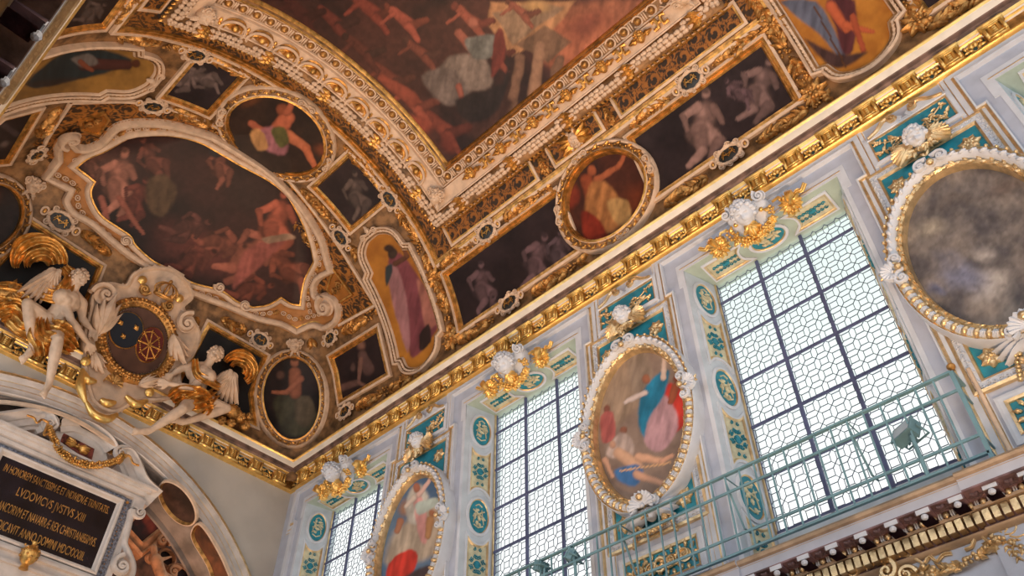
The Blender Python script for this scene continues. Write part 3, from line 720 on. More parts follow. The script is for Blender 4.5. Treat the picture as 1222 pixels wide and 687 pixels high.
mb.build('leaf_edge', [gold], cp)
# cherub heads and scroll loops in the cove
FACE = compact(face(0, 1, 46)); HEADM = MB().tpl(FACE).mesh('gilt_head', [gold])
def cove_course(mb, Qs, Ns, step, loops):
    P, T, n, st = resample(Qs, Ns, step, False)
    for i in range(len(P)):
        B = np.cross(n[i], T[i]); X = frame(P[i]+n[i]*.22, T[i], n[i]); d = 1 if B@(P[i]-Q.mean(0)) > 0 else -1
        if loops:
            a = np.linspace(-.5, PI+.5, 14); q = np.stack([.235*np.cos(a), d*(.11-.20*np.sin(a)), 0*a+.05], -1)@X[:3, :3].T+X[:3, 3]; tube(mb, q, .026, 6, 0)
            a = np.linspace(-.2, PI+.2, 12); q = np.stack([.17*np.cos(a), d*(.11-.135*np.sin(a)), 0*a+.03], -1)@X[:3, :3].T+X[:3, 3]; tube(mb, q, .016, 5, 1)
            mb.tpl(sph(16, 5, (.20, .145, .022), (0, d*.0, .01)), X, 2); mb.tpl(sph(8, 6, (.075, .07, .08), (0, d*.03, .06), 1), X)
            for s in (-1, 1):
                mb.tpl(LEAF, RZ(90+s*55 if d > 0 else -90+s*55, X@RZ(0, None, (s*.04, d*.02, .03)), s=.13), 1)
            mb.tpl(sph(6, 4, (.035, .035, .04), (st/2, d*.05, .05), 1), X); mb.tpl(LEAF, RZ(90*d, X@RZ(0, None, (st/2, -d*.05, .02)), s=.11), 1)
        else:
            inst('gilt_head', HEADM, cp, X@np.diag([.105*d, .112*(-d), .11, 1.])@RZ(0, None, (0, 0, .6)))
            for s in (-1, 1):
                mb.tpl(LEAF, RZ(0 if s > 0 else 180, X@RZ(0, None, (s*.05, 0, .02)), s=.19), 1)
                q = np.array([(st/2+s*.13, -d*.07, .04), (st/2+s*.05, -d*.075, .05), (st/2+s*.04, 0, .055), (st/2+s*.05, d*.07, .05), (st/2+s*.14, d*.07, .04)])@X[:3, :3].T+X[:3, 3]; tube(mb, q, .034, 6, 1)
            q = np.array([(st/2-.05, 0, .05), (st/2+.05, 0, .05)])@X[:3, :3].T+X[:3, 3]; tube(mb, q, .03, 6, 1)
Qs, Ns = line(X0+.05, A0+6.4, X1-.05, A0+6.4); mb = MB(); cove_course(mb, Qs, Ns, .84, False); mb.build('cherub_course', [cream, gold], cp)
Qs, Ns = line(X0-.48, A0+.5, X0-.48, -A0-.5, 40); mb = MB(); cove_course(mb, Qs, Ns, .60, True); mb.build('guilloche_course', [cream, gold, golda], cp)
Qs, Ns = line(X1+.48, A0+.5, X1+.48, -A0-.5, 40); mb = MB(); cove_course(mb, Qs, Ns, .60, True); mb.build('guilloche_course', [cream, gold, golda], cp)
# ram-like masks on the corners
mb = MB()
def mask_tpl():
    o = face(0, 1, 70, 8); 
    for s in (-1, 1):
        o += merge((spiral(1.5, .55, .12, 20, .13, .4, s, 0, PI/2), RZ(0, None, (s*.85, .5, .1))))
        o += merge((leaf(1.1, .5, 3, .3, .2, 0), RZ(-90+s*25, None, (s*.25, -.6, .2))))
    return compact(o)
MASK = mask_tpl()
maskm = MB().tpl(MASK, RZ(0, None, (0, 0, .3))).mesh('corner_mask', [cream])
for xx, aa_ in [(-7.93, A0+5.6), (-7.93, -A0-5.6), (-2.16, A0+5.6)]:
    q, n = XA(xx, aa_, .25); d = np.array([-5.04, 0, 0])-np.array([xx, 0, 0]); T = XA(xx, aa_+1)[0]-XA(xx, aa_)[0]
    T = -T/np.linalg.norm(T)*(1 if aa_ > 0 else -1)+np.array([1. if xx < -5 else -1., 0, 0]); T = T/np.linalg.norm(T)
    o = link('corner_mask', maskm, cp); X = frame(q, np.cross(T, n), n, .155); o.matrix_parent_inverse = PINV(cp); o.matrix_basis = Matrix([list(map(float, r)) for r in X])
# ---- arabesque band round the painting, with its raised borders
AB0, AB1, XB = 45.5, 54.0, -8.86
fA = arab()
bt = thing('arabesque_border', 'gold arabesque band with panels and raised borders around the great ceiling painting', 'border', XA(-8.6, 50)[0])
for (x0_, x1_, a0_, a1_) in [(XB, -1.22, 45.5, AB1), (XB, -8.36, -AB1, 45.5), (XB, -1.22, -AB1, -45.5), (-1.75, -1.22, -45.5, 45.5)]:
    q, n = rectxa(x0_, x1_, a0_, a1_, 16)
    canvas('painted_ground', q, n, fA, bt, .017, .012, local_uv=True)
q, n = rectxa(XB+.02, -1.22, -AB1, AB1, 24); mb = MB()
sweep(mb, q, n, [(.05, -.02, 0), (.05, .06, 0), (.0, .075, 0), (-.01, .05, 1), (-.05, .06, 1), (-.06, .04, 2), (-.10, .05, 1), (-.12, .0, 1)]); mb.build('border_moulding', MV, bt)
# small framed fields of the band
for (x0_, x1_, lab) in [(-8.28, -6.02, 'left'), (-5.58, -4.48, 'mid'), (-4.08, -1.62, 'right')]:
    for sg in (1, -1):
        if sg < 0 and lab != 'left': continue
        q, n = rectxa(x0_, x1_, sg*46.6, sg*51.8)
        p_ = canvas('panel', q, n, arab(.30, (150, 96, 42), (30, 32, 30)), bt, .015, .022, local_uv=True)
        mb = MB(); sweep(mb, q, n, PFN); mb.build('panel_border', MV, p_)
        if lab == 'mid':
            a_, b_ = XA(-5.03, 49.3, .02); X = frame(a_, np.cross((0, 0, 1), b_)*-1, b_, .15); mb = MB(); mb.tpl(MASK, X)
            mb.build('carved_head', [cream], p_); mb = MB()
            for s in (-1, 1):
                for k in (-25, 0, 25): mb.tpl(LEAF, RZ(k+(0 if s > 0 else 180), frame(a_, (1, 0, 0), b_, .36)), 0)
            mb.build('gilt_leaves', [gold], p_)
# upright leaf strips between those fields
for xx in (-5.8, -4.28):
    q, n = line(xx, 46.8, xx, 52.5, 4); garland(q, n, 'short upright leaf strip beside the %s of the small carved head panel' % ('left' if xx < -5 else 'right'), w=.10, dens=1.4)
# ---- oval and grey monochrome panels of the barrel
def vpanel(Q, N, fcol, name, label, group=None, prof=PF, step=.026, cat='painting'):
    p_ = thing(name, label, cat, Q.mean(0), group); mb = MB(); sweep(mb, Q, N, prof); mb.build('frame', MV, p_)
    canvas('canvas', Q, N, fcol, p_, step, .008); return p_
def figures(L):
    o = []
    for (x_, y_, ang, s, c) in L:      # grey reclining figure built of limbs
        ca, sa = math.cos(math.radians(ang)), math.sin(math.radians(ang)); R_ = lambda u, v: (x_+s*(u*ca-v*sa), y_+s*(u*sa+v*ca))
        c2 = tuple(int(k*.78) for k in c); c3 = tuple(int(k*.55) for k in c)
        o += [('p', [R_(-16, 4), R_(-2, -12), R_(14, -4), R_(26, 14), R_(6, 24), R_(-14, 18)], c3, 5*s), ('e', *R_(1, -9), 13*s, 19*s, ang, c2, .5), ('l', *R_(0, 4), 11*s, *R_(18, 14), 8*s, c), ('l', *R_(18, 14), 7.5*s, *R_(13, 36), 4*s, c2), ('l', *R_(-2, 6), 10*s, *R_(4, 24), 7*s, c2), ('l', *R_(4, 24), 6*s, *R_(-6, 40), 3.5*s, c), ('e', *R_(-2, -13), 6*s, 9*s, ang, c, .9),
              ('l', *R_(-7, -18), 5.5*s, *R_(-19, -6), 4*s, c), ('l', *R_(-19, -6), 4*s, *R_(-13, 6), 3*s, c2), ('l', *R_(8, -18), 5.5*s, *R_(17, -8), 4*s, c2), ('e', *R_(-1, -31), 5.5*s, 7*s, ang, c, .5), ('e', *R_(-2, -34), 6*s, 5*s, ang, c3, .7)]
    return o
G1, G2 = (98, 76, 80), (84, 68, 74)
fm1 = paintf([(44, 33, 35), (30, 23, 25)], figures([(575, 340, 0, .8, G1), (640, 310, 20, .9, G1), (600, 372, -30, .6, G2), (665, 300, 10, .7, G2)]), 3, .06, .3, .03)
q, n = rectxa(-8.74, -5.80, 57.2, 74.6); vpanel(q, n, fm1, 'monochrome_painting', 'monochrome painting of draped figures left of the oval with the orange-robed figure', 'monochrome paintings on the vault')
fm2 = paintf([(46, 36, 38), (31, 24, 26)], figures([(838, 150, 10, 1.25, (140, 110, 102)), (905, 105, 25, 1.1, (120, 96, 92)), (880, 110, -40, .6, G1)]), 3, .06, .3, .03)
q, n = rectxa(-4.16, -1.53, 57.2, 74.6); vpanel(q, n, fm2, 'monochrome_painting', 'monochrome painting with a pale nude, right of the oval with the orange-robed figure', 'monochrome paintings on the vault')
fm5 = paintf([(44, 33, 35), (30, 23, 25)], figures([(1190, 4, 0, .8, G1)]), 3, .06, .3, .03)
q, n = rectxa(.42, 3.0, 57.2, 74.6); vpanel(q, n, fm5, 'monochrome_painting', 'corner of a dark monochrome painting at the top right of the view', 'monochrome paintings on the vault')
fm3 = paintf([(50, 38, 38), (33, 26, 26)], figures([(425, 232, 0, .75, (92, 78, 72))]), 3, .06, .3, .03)
q, n = rectxa(-10.22, -9.02, 15, 31); vpanel(q, n, fm3, 'monochrome_painting', 'brown monochrome panel in the arch band, between crown oval and rose-robed prophet', 'monochrome paintings on the vault')
fm4 = paintf([(46, 37, 41), (32, 26, 29)], figures([(225, 92, 60, .6, (104, 90, 88)), (243, 95, -60, .6, (104, 90, 88))]), 3, .06, .3, .03)
q, n = rectxa(-10.22, -9.02, -31, -18); vpanel(q, n, fm4, 'monochrome_painting', 'monochrome panel with pale limbs in the arch band, right of the blue-robed prophet', 'monochrome paintings on the vault')
fm6 = paintf([(40, 32, 32), (28, 22, 24)], figures([(110, 15, 60, .6, (84, 72, 70))]), 3, .06, .3, .03)
q, n = rectxa(-8.74, -5.2, -74.6, -57.2); vpanel(q, n, fm6, 'monochrome_painting', 'dark monochrome painting at the top left edge, above the blue-robed prophet', 'monochrome paintings on the vault')
# big ovals
OVP = [(.20, -.02, 0), (.20, .09, 0), (.17, .12, 0), (.14, .10, 3), (.125, .09, 3), (.06, .13, 3), (.04, .12, 0), (.03, .14, 1), (0, .15, 1), (-.01, .11, 2), (-.03, .12, 1), (-.05, .06, 1), (-.06, .0, 1)]
def oval_frame(Q, N, fcol, label, lift=.01, *, name='oval_painting', group='oval paintings on the vault', scrolls=(), step=.024, prof=OVP, sp=.11, us=.095, sc_=1., cols=MV, leafm=1):
    p_ = thing(name, label, 'painting', Q.mean(0), group); mb = MB(); sweep(mb, Q, N, prof); fr_ = mb.build('frame', cols, p_)
    canvas('canvas', Q, N, fcol, p_, step, lift)
    mb = MB(); P, T, n, st = resample(outl(Q, N, us), N, sp)
    for i in range(len(P)):
        B = np.cross(n[i], T[i]); mb.tpl(LEAF, RZ(35 if i % 2 else -35, frame(P[i]+n[i]*.10, T[i], n[i], .12*sc_))); mb.tpl(BALL, frame(P[i]+n[i]*.13, T[i], n[i], .02))
    mb.build('carved_leaves', [cols[leafm]], fr_)
    for (ang, s, kind) in scrolls:      # scroll clasps at picture angle
        c = proj(Q.mean(0)); d = np.arctan2(-(proj(Q)[:, 1]-c[1]), proj(Q)[:, 0]-c[0]); i = int(np.argmin(np.abs((d-math.radians(ang)+PI) % (2*PI)-PI)))
        Tn = Q[(i+1) % len(Q)]-Q[i-1]; n_ = N[i]; B = np.cross(n_, Tn/np.linalg.norm(Tn)); 
        if B@(Q[i]-Q.mean(0)) < 0: Tn = -Tn; B = -B
        mb = MB(); X = frame(Q[i]+B*.12+n_*.10, Tn, n_, s)
        if kind == 's':
            for k in (-1, 1): mb.tpl(spiral(1.6, .42, .08, 22, .12, .4, -k, 0, PI/2, True, [(-k*1.2, -.1), (-k*.6, .3)]), RZ(0, X, (k*.75, -.1, 0)))
            mb.tpl(sph(8, 5, (.5, .3, .3)), X)
        elif kind == 'm':
            mb.tpl(MASK, X@np.diag([.55, .55, .6, 1]))
            for k in (-1, 1): mb.tpl(spiral(1.6, .45, .08, 22, .13, .4, -k, 0, PI/2, True, [(-k*.9, 0)]), RZ(0, X, (k*1.15, -.25, 0)))
        else:
            mb.tpl(shell(9, 0, 0), RZ(0, X, (0, .1, 0)))
            for k in (-1, 1): mb.tpl(spiral(1.5, .4, .08, 22, .12, .4, -k, 0, PI/2), RZ(0, X, (k*.9, -.2, 0)))
        mb.build('scroll_clasp', [cols[0]], fr_)
    return p_
def ovxa(x, a, rx, ra, n=56, p=2.):
    t = np.linspace(0, 2*PI, n, endpoint=False); return XA(x+rx*np.cos(t), a+ra*np.sin(t))
fo2 = paintf([(74, 38, 26), (44, 24, 20)], [('e', 760, 240, 26, 30, 0, (96, 44, 24), .9), ('l', 700, 215, 9, 712, 245, 13, (120, 58, 34)), ('e', 706, 204, 7, 8, 0, (140, 76, 48), .4), ('l', 712, 214, 5, 738, 200, 3.5, (150, 84, 54)), ('l', 738, 200, 3.5, 746, 184, 3, (150, 84, 54)), ('p', [(700, 222), (722, 214), (748, 250), (742, 272), (712, 282), (696, 262)], (150, 100, 58), 5), ('p', [(694, 250), (718, 262), (728, 292), (696, 284)], (120, 40, 26), 4), ('p', [(722, 240), (748, 236), (756, 262), (736, 270)], (164, 128, 80), 4), ('e', 684, 236, 10, 20, 10, (104, 40, 26), .6)], 2.2, .06, .3, .03)
q, n = ovxa(-4.97, 66.6, .84, 10.9); oval_frame(q, n, fo2, 'large oval painting of a seated orange-robed figure raising an arm', scrolls=[(35, .17, 's'), (205, .17, 's'), (120, .15, 's'), (-60, .12, 's')])
fo1 = paintf([(54, 38, 30), (34, 25, 22)], [('l', 300, 148, 5, 330, 166, 8, (150, 84, 62)), ('l', 330, 160, 12, 342, 140, 10, (166, 92, 66)), ('p', [(302, 158), (326, 148), (346, 168), (340, 186), (312, 180)], (150, 96, 104), 5), ('p', [(296, 160), (312, 152), (322, 176), (306, 182)], (178, 132, 84), 4), ('l', 344, 162, 8, 366, 176, 6.5, (170, 100, 70)), ('l', 366, 176, 6, 376, 200, 4, (166, 94, 64)), ('e', 336, 130, 8, 9, 0, (122, 66, 44), .5), ('l', 350, 118, 4, 342, 134, 5, (150, 84, 60)), ('p', [(322, 154), (340, 150), (348, 170), (332, 178)], (86, 84, 46), 4), ('e', 388, 180, 20, 12, 20, (110, 58, 34), .8), ('e', 300, 122, 20, 8, -20, (84, 50, 30), .8)], 2.2, .06, .3, .03)
q, n = ovxa(-9.73, -1.6, .84, 13.6); oval_frame(q, n, fo1, 'crown oval painting of a tumbling figure in lilac and green drapery', .085, scrolls=[(160, .2, 's'), (50, .17, 's'), (-30, .15, 's'), (-150, .15, 'm')])
# ---- prophets in arched frames
def arched(cx_, a0_, a1_, hw, sx=1):
    """outline: rounded crown end with square shoulders, half round foot; a0 = crown end, a1 = foot end"""
    d = (a1_-a0_)/abs(a1_-a0_); L = []
    k = 6.5*d
    L.append([(cx_-hw, a1_-k), (cx_-hw, a0_+k*1.35)]); L.append([(cx_-hw, a0_+k*1.35), (cx_-hw*.80, a0_+k*1.2)])
    L.append([(cx_-hw*.80, a0_+k*1.2), (cx_-hw*.7, a0_+k*.42), (cx_-hw*.35, a0_+k*.06), (cx_, a0_), (cx_+hw*.35, a0_+k*.06), (cx_+hw*.7, a0_+k*.42), (cx_+hw*.8, a0_+k*1.2)])
    L.append([(cx_+hw*.8, a0_+k*1.2), (cx_+hw, a0_+k*1.35)]); L.append([(cx_+hw, a0_+k*1.35), (cx_+hw, a1_-k)]); L.append([(cx_+hw, a1_-k), (cx_+hw*.8, a1_-k*.9)])
    L.append([(cx_+hw*.8, a1_-k*.9), (cx_+hw*.6, a1_-k*.3), (cx_, a1_), (cx_-hw*.6, a1_-k*.3), (cx_-hw*.8, a1_-k*.9)]); L.append([(cx_-hw*.8, a1_-k*.9), (cx_-hw, a1_-k)])
    P = segs(L, 6); return XA(P[:, 0], P[:, 1])
SP = [(.14, -.02, 0), (.14, .10, 0), (.11, .12, 0), (.095, .08, 3), (.02, .05, 3), (0, .06, 0), (-.02, .03, 0), (-.02, 0, 2)]
def prophet(q, n, f, label, sm_a):
    p_ = thing('prophet_painting', label, 'painting', q.mean(0), 'prophets in round-ended frames'); mb = MB(); sweep(mb, q, n, SP); mb.build('frame', MV, p_); canvas('canvas', q, n, f, p_, .024, .008)
    mb = MB(); P, T, m, st = resample(outl(q, n, .06), n, .075)
    for i in range(len(P)): mb.tpl(sph(6, 4, (.030, .034, .02)), frame(P[i]+m[i]*.06, T[i], m[i]))
    sweep(mb, q, m if len(m) == len(q) else n, [(.09, .04, 0), (.08, .07, 0), (.04, .07, 0), (.03, .04, 0)]); mb.build('fluted_moulding', [cream], p_)
    a_, b_ = XA(*sm_a, .06); mb = MB()
    for k in (-1, 1): mb.tpl(spiral(1.7, .42, .08, 22, .12, .4, -k, 0, PI/2, True, [(-k*1.1, 0)]), RZ(0, frame(a_, (1, 0, 0), b_, .17), (k*1.0, 0, 0)))
    mb.tpl(LEAF, RZ(90, frame(a_, (1, 0, 0), b_, .2))); mb.build('crest_scrolls', [cream], p_); return p_
fs1 = paintf([(176, 118, 44), (150, 96, 34)], [('p', [(462, 305), (478, 300), (494, 318), (510, 345), (526, 378), (520, 400), (500, 425), (488, 425), (478, 380), (466, 340)], (112, 60, 66), 4), ('p', [(460, 316), (476, 318), (486, 352), (492, 400), (486, 424), (474, 390), (464, 350)], (150, 106, 108), 4), ('p', [(496, 330), (516, 350), (526, 380), (508, 396), (500, 362)], (150, 98, 86), 4), ('e', 468, 302, 7, 8, 10, (58, 44, 34), .4), ('e', 464, 296, 8, 6, 0, (52, 36, 26), .5), ('p', [(458, 318), (470, 314), (466, 338), (460, 342)], (46, 54, 56), 3), ('l', 472, 314, 4, 486, 306, 3, (84, 54, 38)), ('l', 486, 306, 3, 478, 290, 2.5, (100, 62, 42)), ('p', [(500, 398), (512, 384), (516, 408), (500, 420)], (46, 34, 32), 3)], 1.2, .08, .14, .05)
q, n = arched(-9.86, 36.5, 77, .60); prophet(q, n, fs1, 'arched painting of a bearded prophet in rose and purple robes', (-9.86, 35.2))
fs2 = paintf([(182, 122, 48), (158, 100, 38)], [('p', [(930, 0), (975, 0), (1000, 40), (1012, 66), (1000, 70), (978, 44), (950, 22)], (88, 92, 108), 4), ('p', [(985, 0), (1022, 0), (1020, 60), (1004, 64), (996, 34)], (84, 42, 46), 4), ('l', 992, 8, 8, 1010, 34, 6, (172, 86, 54)), ('l', 1010, 30, 6, 1042, 38, 3, (172, 86, 54)), ('l', 1018, 20, 5, 1030, 60, 4, (150, 72, 46)), ('p', [(955, 42), (1000, 62), (1040, 60), (1010, 82), (985, 78)], (66, 46, 44), 5), ('l', 972, 8, 1.2, 1010, 80, 1.2, (80, 50, 30))], 1.2, .08, .12, .05)
q, n = arched(-.47, 36.5, 77, .60); prophet(q, n, fs2, 'arched painting of a prophet with bare striding legs and staff, top right', (-.47, 35.2))
fs3 = paintf([(150, 112, 54), (112, 84, 42)], [('p', [(30, 96), (66, 66), (100, 54), (142, 62), (160, 74), (120, 92), (70, 102), (40, 108)], (30, 42, 46), 5), ('l', 100, 76, 9, 152, 78, 7, (66, 38, 34)), ('e', 162, 76, 7, 6, 0, (74, 42, 28), .4), ('p', [(82, 70), (106, 62), (120, 76), (98, 82)], (98, 94, 92), 4), ('p', [(20, 100), (60, 92), (110, 90), (60, 106)], (44, 38, 36), 6), ('l', 96, 74, 4, 110, 84, 3, (112, 62, 44))], 1.2, .08, .14, .05)
q, n = arched(-9.86, -36.5, -77, .60); prophet(q, n, fs3, 'arched painting of a prophet in dark blue robe, top left', (-9.86, -35.2))
# ---- garlands of the barrel
GV = 'gilt leaf garlands on the vault'
for (c, lab) in [((-8.8, 55.3, -7.85, 55.3), 'gilt leaf garland left of the upper monogram medallion, above the first monochrome painting'), ((-7.05, 55.3, -5.9, 55.3), 'gilt leaf garland right of the upper monogram medallion, above the first monochrome painting'),
  ((-4.1, 55.3, -3.2, 55.3), 'gilt leaf garland left of the topmost round-ended medallion, above the second monochrome painting'), ((-2.4, 55.3, -1.4, 55.3), 'gilt leaf garland right of the topmost medallion, above the second monochrome painting'),
  ((-8.9, 77.6, -7.9, 77.6), 'gilt leaf garland on the cornice, left of the lower medallion under the first monochrome painting'), ((-7.0, 77.6, -5.8, 77.6), 'gilt leaf garland on the cornice, right of the lower medallion under the first monochrome painting'),
  ((-4.1, 77.6, -3.2, 77.6), 'gilt leaf garland on the cornice, left of the lower medallion under the second monochrome painting'), ((-2.35, 77.6, -1.2, 77.6), 'gilt leaf garland on the cornice, right of the lower medallion under the second monochrome painting'),
  ((.3, 77.6, 2.6, 77.6), 'gilt leaf garland on the cornice at the far top right'), ((-8.98, 34, -8.98, 54.5), 'gilt leaf garland climbing above the rose-robed prophet'), ((-8.98, 55.5, -8.98, 77), 'gilt leaf garland with fruit between the rose-robed prophet and the first monochrome painting'),
  ((-8.98, 12, -8.98, 28.5), 'gilt leaf garland right of the crown oval'), ((-8.98, -28.5, -8.98, -10), 'gilt leaf garland left of the crown oval'), ((-8.98, -52, -8.98, -34), 'gilt leaf garland above the blue-robed prophet'),
  ((-10.45, 13, -10.45, 27), 'gilt leaf garland between the crown oval and the large end painting'), ((-10.42, 34, -10.45, 37), 'short leaf sprig under the lower arch band medallion'), ((-1.33, 50, -1.33, 77), 'gilt leaf and fruit garland left of the striding prophet'), ((-1.33, -40, -1.33, 50), 'gilt leaf garland beyond the far end of the great painting'), ((.3, 55, .3, 77), 'gilt leaf and fruit garland right of the striding prophet'),
  ((-10.45, -27, -10.45, -13), 'gilt leaf garland left of the crown oval, beside the large end painting'), ((-8.7, -55.5, -5.5, -55.5), 'gilt leaf garland on the near side of the vault')]:
    q, n = line(*c, n=30); garland(q, n, lab)
for (x_, a_) in [(-8.97, 56.3), (-1.3, 56), (-1.3, 75), (.3, 75), (-8.97, 75.5)]:
    q, n = XA(x_, a_, .03); mb = MB(); T = np.array([1., 0, 0]); B = np.cross(n, T)
    for k in range(26):
        p = q+T*rnd.uniform(-.14, .14)+B*rnd.uniform(-.14, .14); mb.tpl(BALL, frame(p+n*rnd.uniform(0, .07), T, n, rnd.uniform(.025, .042)))
    for k in range(8): mb.tpl(LEAF, RZ(k*45, frame(q, T, n, .24)))
    tag(mb.build('fruit_cluster', [golda]), 'gilt cluster of fruit and leaves ' + {(-8.97, 56.3): 'above the top left corner of the first monochrome painting', (-1.3, 56): 'above the right corner of the second monochrome painting', (-1.3, 75): 'at the lower right corner of the second monochrome painting', (.3, 75): 'right of the foot of the striding prophet', (-8.97, 75.5): 'at the foot of the rose-robed prophet, on the cornice'}[(x_, a_)], 'fruit cluster', 'gilt fruit clusters on the vault')
# ---- medallions of the barrel
for (x_, a_, lab) in [(-7.44, 55.0, 'above the first monochrome painting'), (-7.45, 76.4, 'on the cornice under the first monochrome painting'), (-2.78, 55.2, 'above the second monochrome painting, near the top'), (-2.77, 76.4, 'on the cornice under the second monochrome painting')]:
    q, n = XA(x_, a_, .03); put_med(frame(q, (1, 0, 0), n, 1.05), 'dark oval monogram medallion, '+lab)
for (x_, a_, lab) in [(-8.97, 31.3, 'right of the arch band, above the rose-robed prophet'), (-10.5, 30.7, 'between the large end painting and the rose-robed prophet'), (-8.99, -31.7, 'between the great ceiling frame and the blue-robed prophet'), (-10.47, -31.3, 'above the top of the large end painting')]:
    q, n = XA(x_, a_, .03); q2, _ = XA(x_, a_+1, .03); put_med(frame(q, q2-q, n, 1.0), 'dark oval monogram medallion, '+lab)
# ------------------------------------------------------------ end bay of the vault
def pv(P, off=0.): return SV(np.asarray(P, float), off)
def pxT(p, d, off=.03):
    a, n = pv([p], off); b, _ = pv([(p[0]+d[0], p[1]+d[1])], off); return a[0], (b-a)[0], n[0]
ab = thing('arabesque_field', 'gold arabesque ground on dark brown, round the large end painting', 'painted ground', pv([(240, 260)])[0][0])
ql, nl_ = pv(poly([(40, 172), (66, 140), (84, 121), (165, 121), (235, 138), (300, 172), (352, 220), (400, 283), (425, 323), (450, 366), (405, 392), (340, 380), (200, 320), (100, 240)], 6))
canvas('painted_ground', ql, nl_, arab(.32, (160, 104, 46), (40, 34, 26)), ab, .017, .012, local_uv=True)
# rails on both sides of it
def rail(P, prof, name, parent, mats=MV, n=8, **k):
    q, m = pv(segs(P, n, False)); mb = MB(); sweep(mb, q, m, prof, False, **k); return mb.build(name, mats, parent)
THIN = [(.035, 0, 0), (.03, .05, 0), (-.02, .055, 0), (-.03, .03, 1), (-.05, .03, 1), (-.055, 0, 1)]
cen = pv([(230, 260)])[0][0]
for s in ([[(84, 121), (165, 121), (235, 140), (300, 175), (352, 223), (400, 286), (425, 325), (449, 364)]], [[(449, 364), (405, 388)]], [[(84, 121), (58, 160), (52, 172)]]): rail(s, THIN, 'border_moulding', ab, out=cen)
# large end painting
OPEN = [[(90, 197), (113, 216.5)], [(113, 216.5), (108, 228), (111, 242), (121, 258), (138, 270), (154, 281), (161, 293), (181, 311), (201, 321), (228, 337), (262, 346), (281, 359), (300, 366)], [(300, 366), (318, 363), (334, 354)], [(334, 354), (346, 361), (359, 363)],
 [(359, 363), (361, 348), (366, 330), (378, 310)], [(378, 310), (373, 290), (360, 258), (342, 230), (320, 212), (290, 196), (264, 181), (234, 165), (200, 157), (168, 157), (151, 160)], [(151, 160), (125, 176), (103, 186), (90, 197)]]
OUTR = [[(51, 211), (66, 220), (81, 228)], [(81, 228), (76, 241), (85, 256), (106, 268), (130, 288), (152, 306), (185, 327), (215, 346), (250, 360), (270, 367), (303, 381), (333, 388)], [(333, 388), (354, 398)], [(354, 398), (375, 390), (390, 393), (404, 385), (408, 370), (402, 356), (390, 350), (380, 352), (378, 342), (384, 332), (399, 324)],
 [(399, 324), (393, 305), (387, 284), (368, 252), (348, 229), (318, 200), (268, 168), (248, 157), (201, 144), (161, 142), (140, 146), (131, 152)], [(131, 152), (118, 166), (104, 173), (92, 172)], [(92, 172), (78, 160), (66, 170), (66, 188)], [(66, 188), (51, 211)]]
ep = thing('end_painting', 'large lobed painting of red-lit figures in cream strapwork frame, over the royal arms', 'painting', cen)
opsE = [('e', 240, 300, 90, 40, 25, (92, 42, 34), .9), ('e', 130, 200, 50, 34, 30, (84, 50, 40), .9), ('e', 300, 230, 60, 40, 40, (50, 32, 28), .8)]
for (x_, y_, a_, s, c) in [(140, 216, 15, 1.1, (176, 108, 84)), (180, 190, -20, .8, (112, 58, 44)), (110, 195, 10, .6, (120, 70, 52)), (162, 238, 30, .8, (112, 52, 40)), (262, 196, 0, .7, (128, 70, 52)), (300, 300, 60, 1.2, (158, 84, 60)), (328, 266, 20, 1.15, (178, 84, 52)), (342, 320, -40, .9, (132, 64, 40)), (262, 290, 100, .9, (132, 68, 48)), (225, 270, 80, .8, (96, 52, 44)), (300, 345, 80, .8, (120, 56, 36)), (230, 310, 70, .8, (110, 52, 38))]: opsE += figures([(x_, y_, a_, s, c)])
opsE += [('p', [(290, 300), (330, 280), (345, 288), (300, 330), (276, 346)], (150, 74, 60), 5), ('p', [(172, 215), (196, 206), (214, 230), (196, 262), (176, 250)], (84, 62, 40), 6), ('e', 258, 182, 12, 9, 0, (44, 38, 42), .5), ('p', [(312, 282), (348, 278), (352, 286), (320, 292)], (150, 116, 88), 3), ('l', 120, 236, 5, 128, 262, 3, (150, 80, 60)), ('l', 142, 236, 5, 170, 278, 3, (140, 74, 54))]
fE = paintf([(60, 32, 28), (30, 20, 20)], opsE, 2.6, .05, .35, .02, .95, sat=.82)
qi, ni = pv(segs(OPEN, 6)); qo, no_ = pv(segs(OUTR, 6))
canvas('frame_field', qo, no_, lambda U, V: s2l((168, 116, 66))*(.55+.9*fbm(U*9, V*9))[..., None], ep, .04, .05, local_uv=True)
canvas('canvas', outl(qi, ni, .02), ni, fE, ep, .026, .075)
mb = MB(); sweep(mb, qi, ni, [(.11, .04, 0), (.10, .11, 0), (.06, .15, 0), (.03, .15, 0), (.015, .12, 1), (-.015, .12, 1), (-.02, .07, 1)]); mb.build('inner_moulding', MV, ep)
mb = MB(); sweep(mb, qo, no_, [(.03, -.02, 0), (.03, .10, 0), (0, .16, 0), (-.05, .17, 0), (-.10, .13, 0), (-.11, .05, 1), (-.14, .05, 1)]); mb.build('outer_moulding', MV, ep)
mb = MB(); mid = segs([[(64, 205), (90, 222), (95, 250), (125, 277), (155, 302), (200, 333), (250, 353), (300, 373), (333, 372), (352, 380), (380, 375), (392, 372)]], 10, False); q, m = pv(mid); P, T, n, st = resample(q, m, .15, False)
mid2 = segs([[(84, 190), (110, 182), (140, 158), (170, 150), (230, 155), (280, 182), (330, 212), (368, 262), (384, 305), (378, 325), (368, 345), (372, 375)]], 10, False); q, m = pv(mid2); P2, T2, n2, _ = resample(q, m, .15, False)
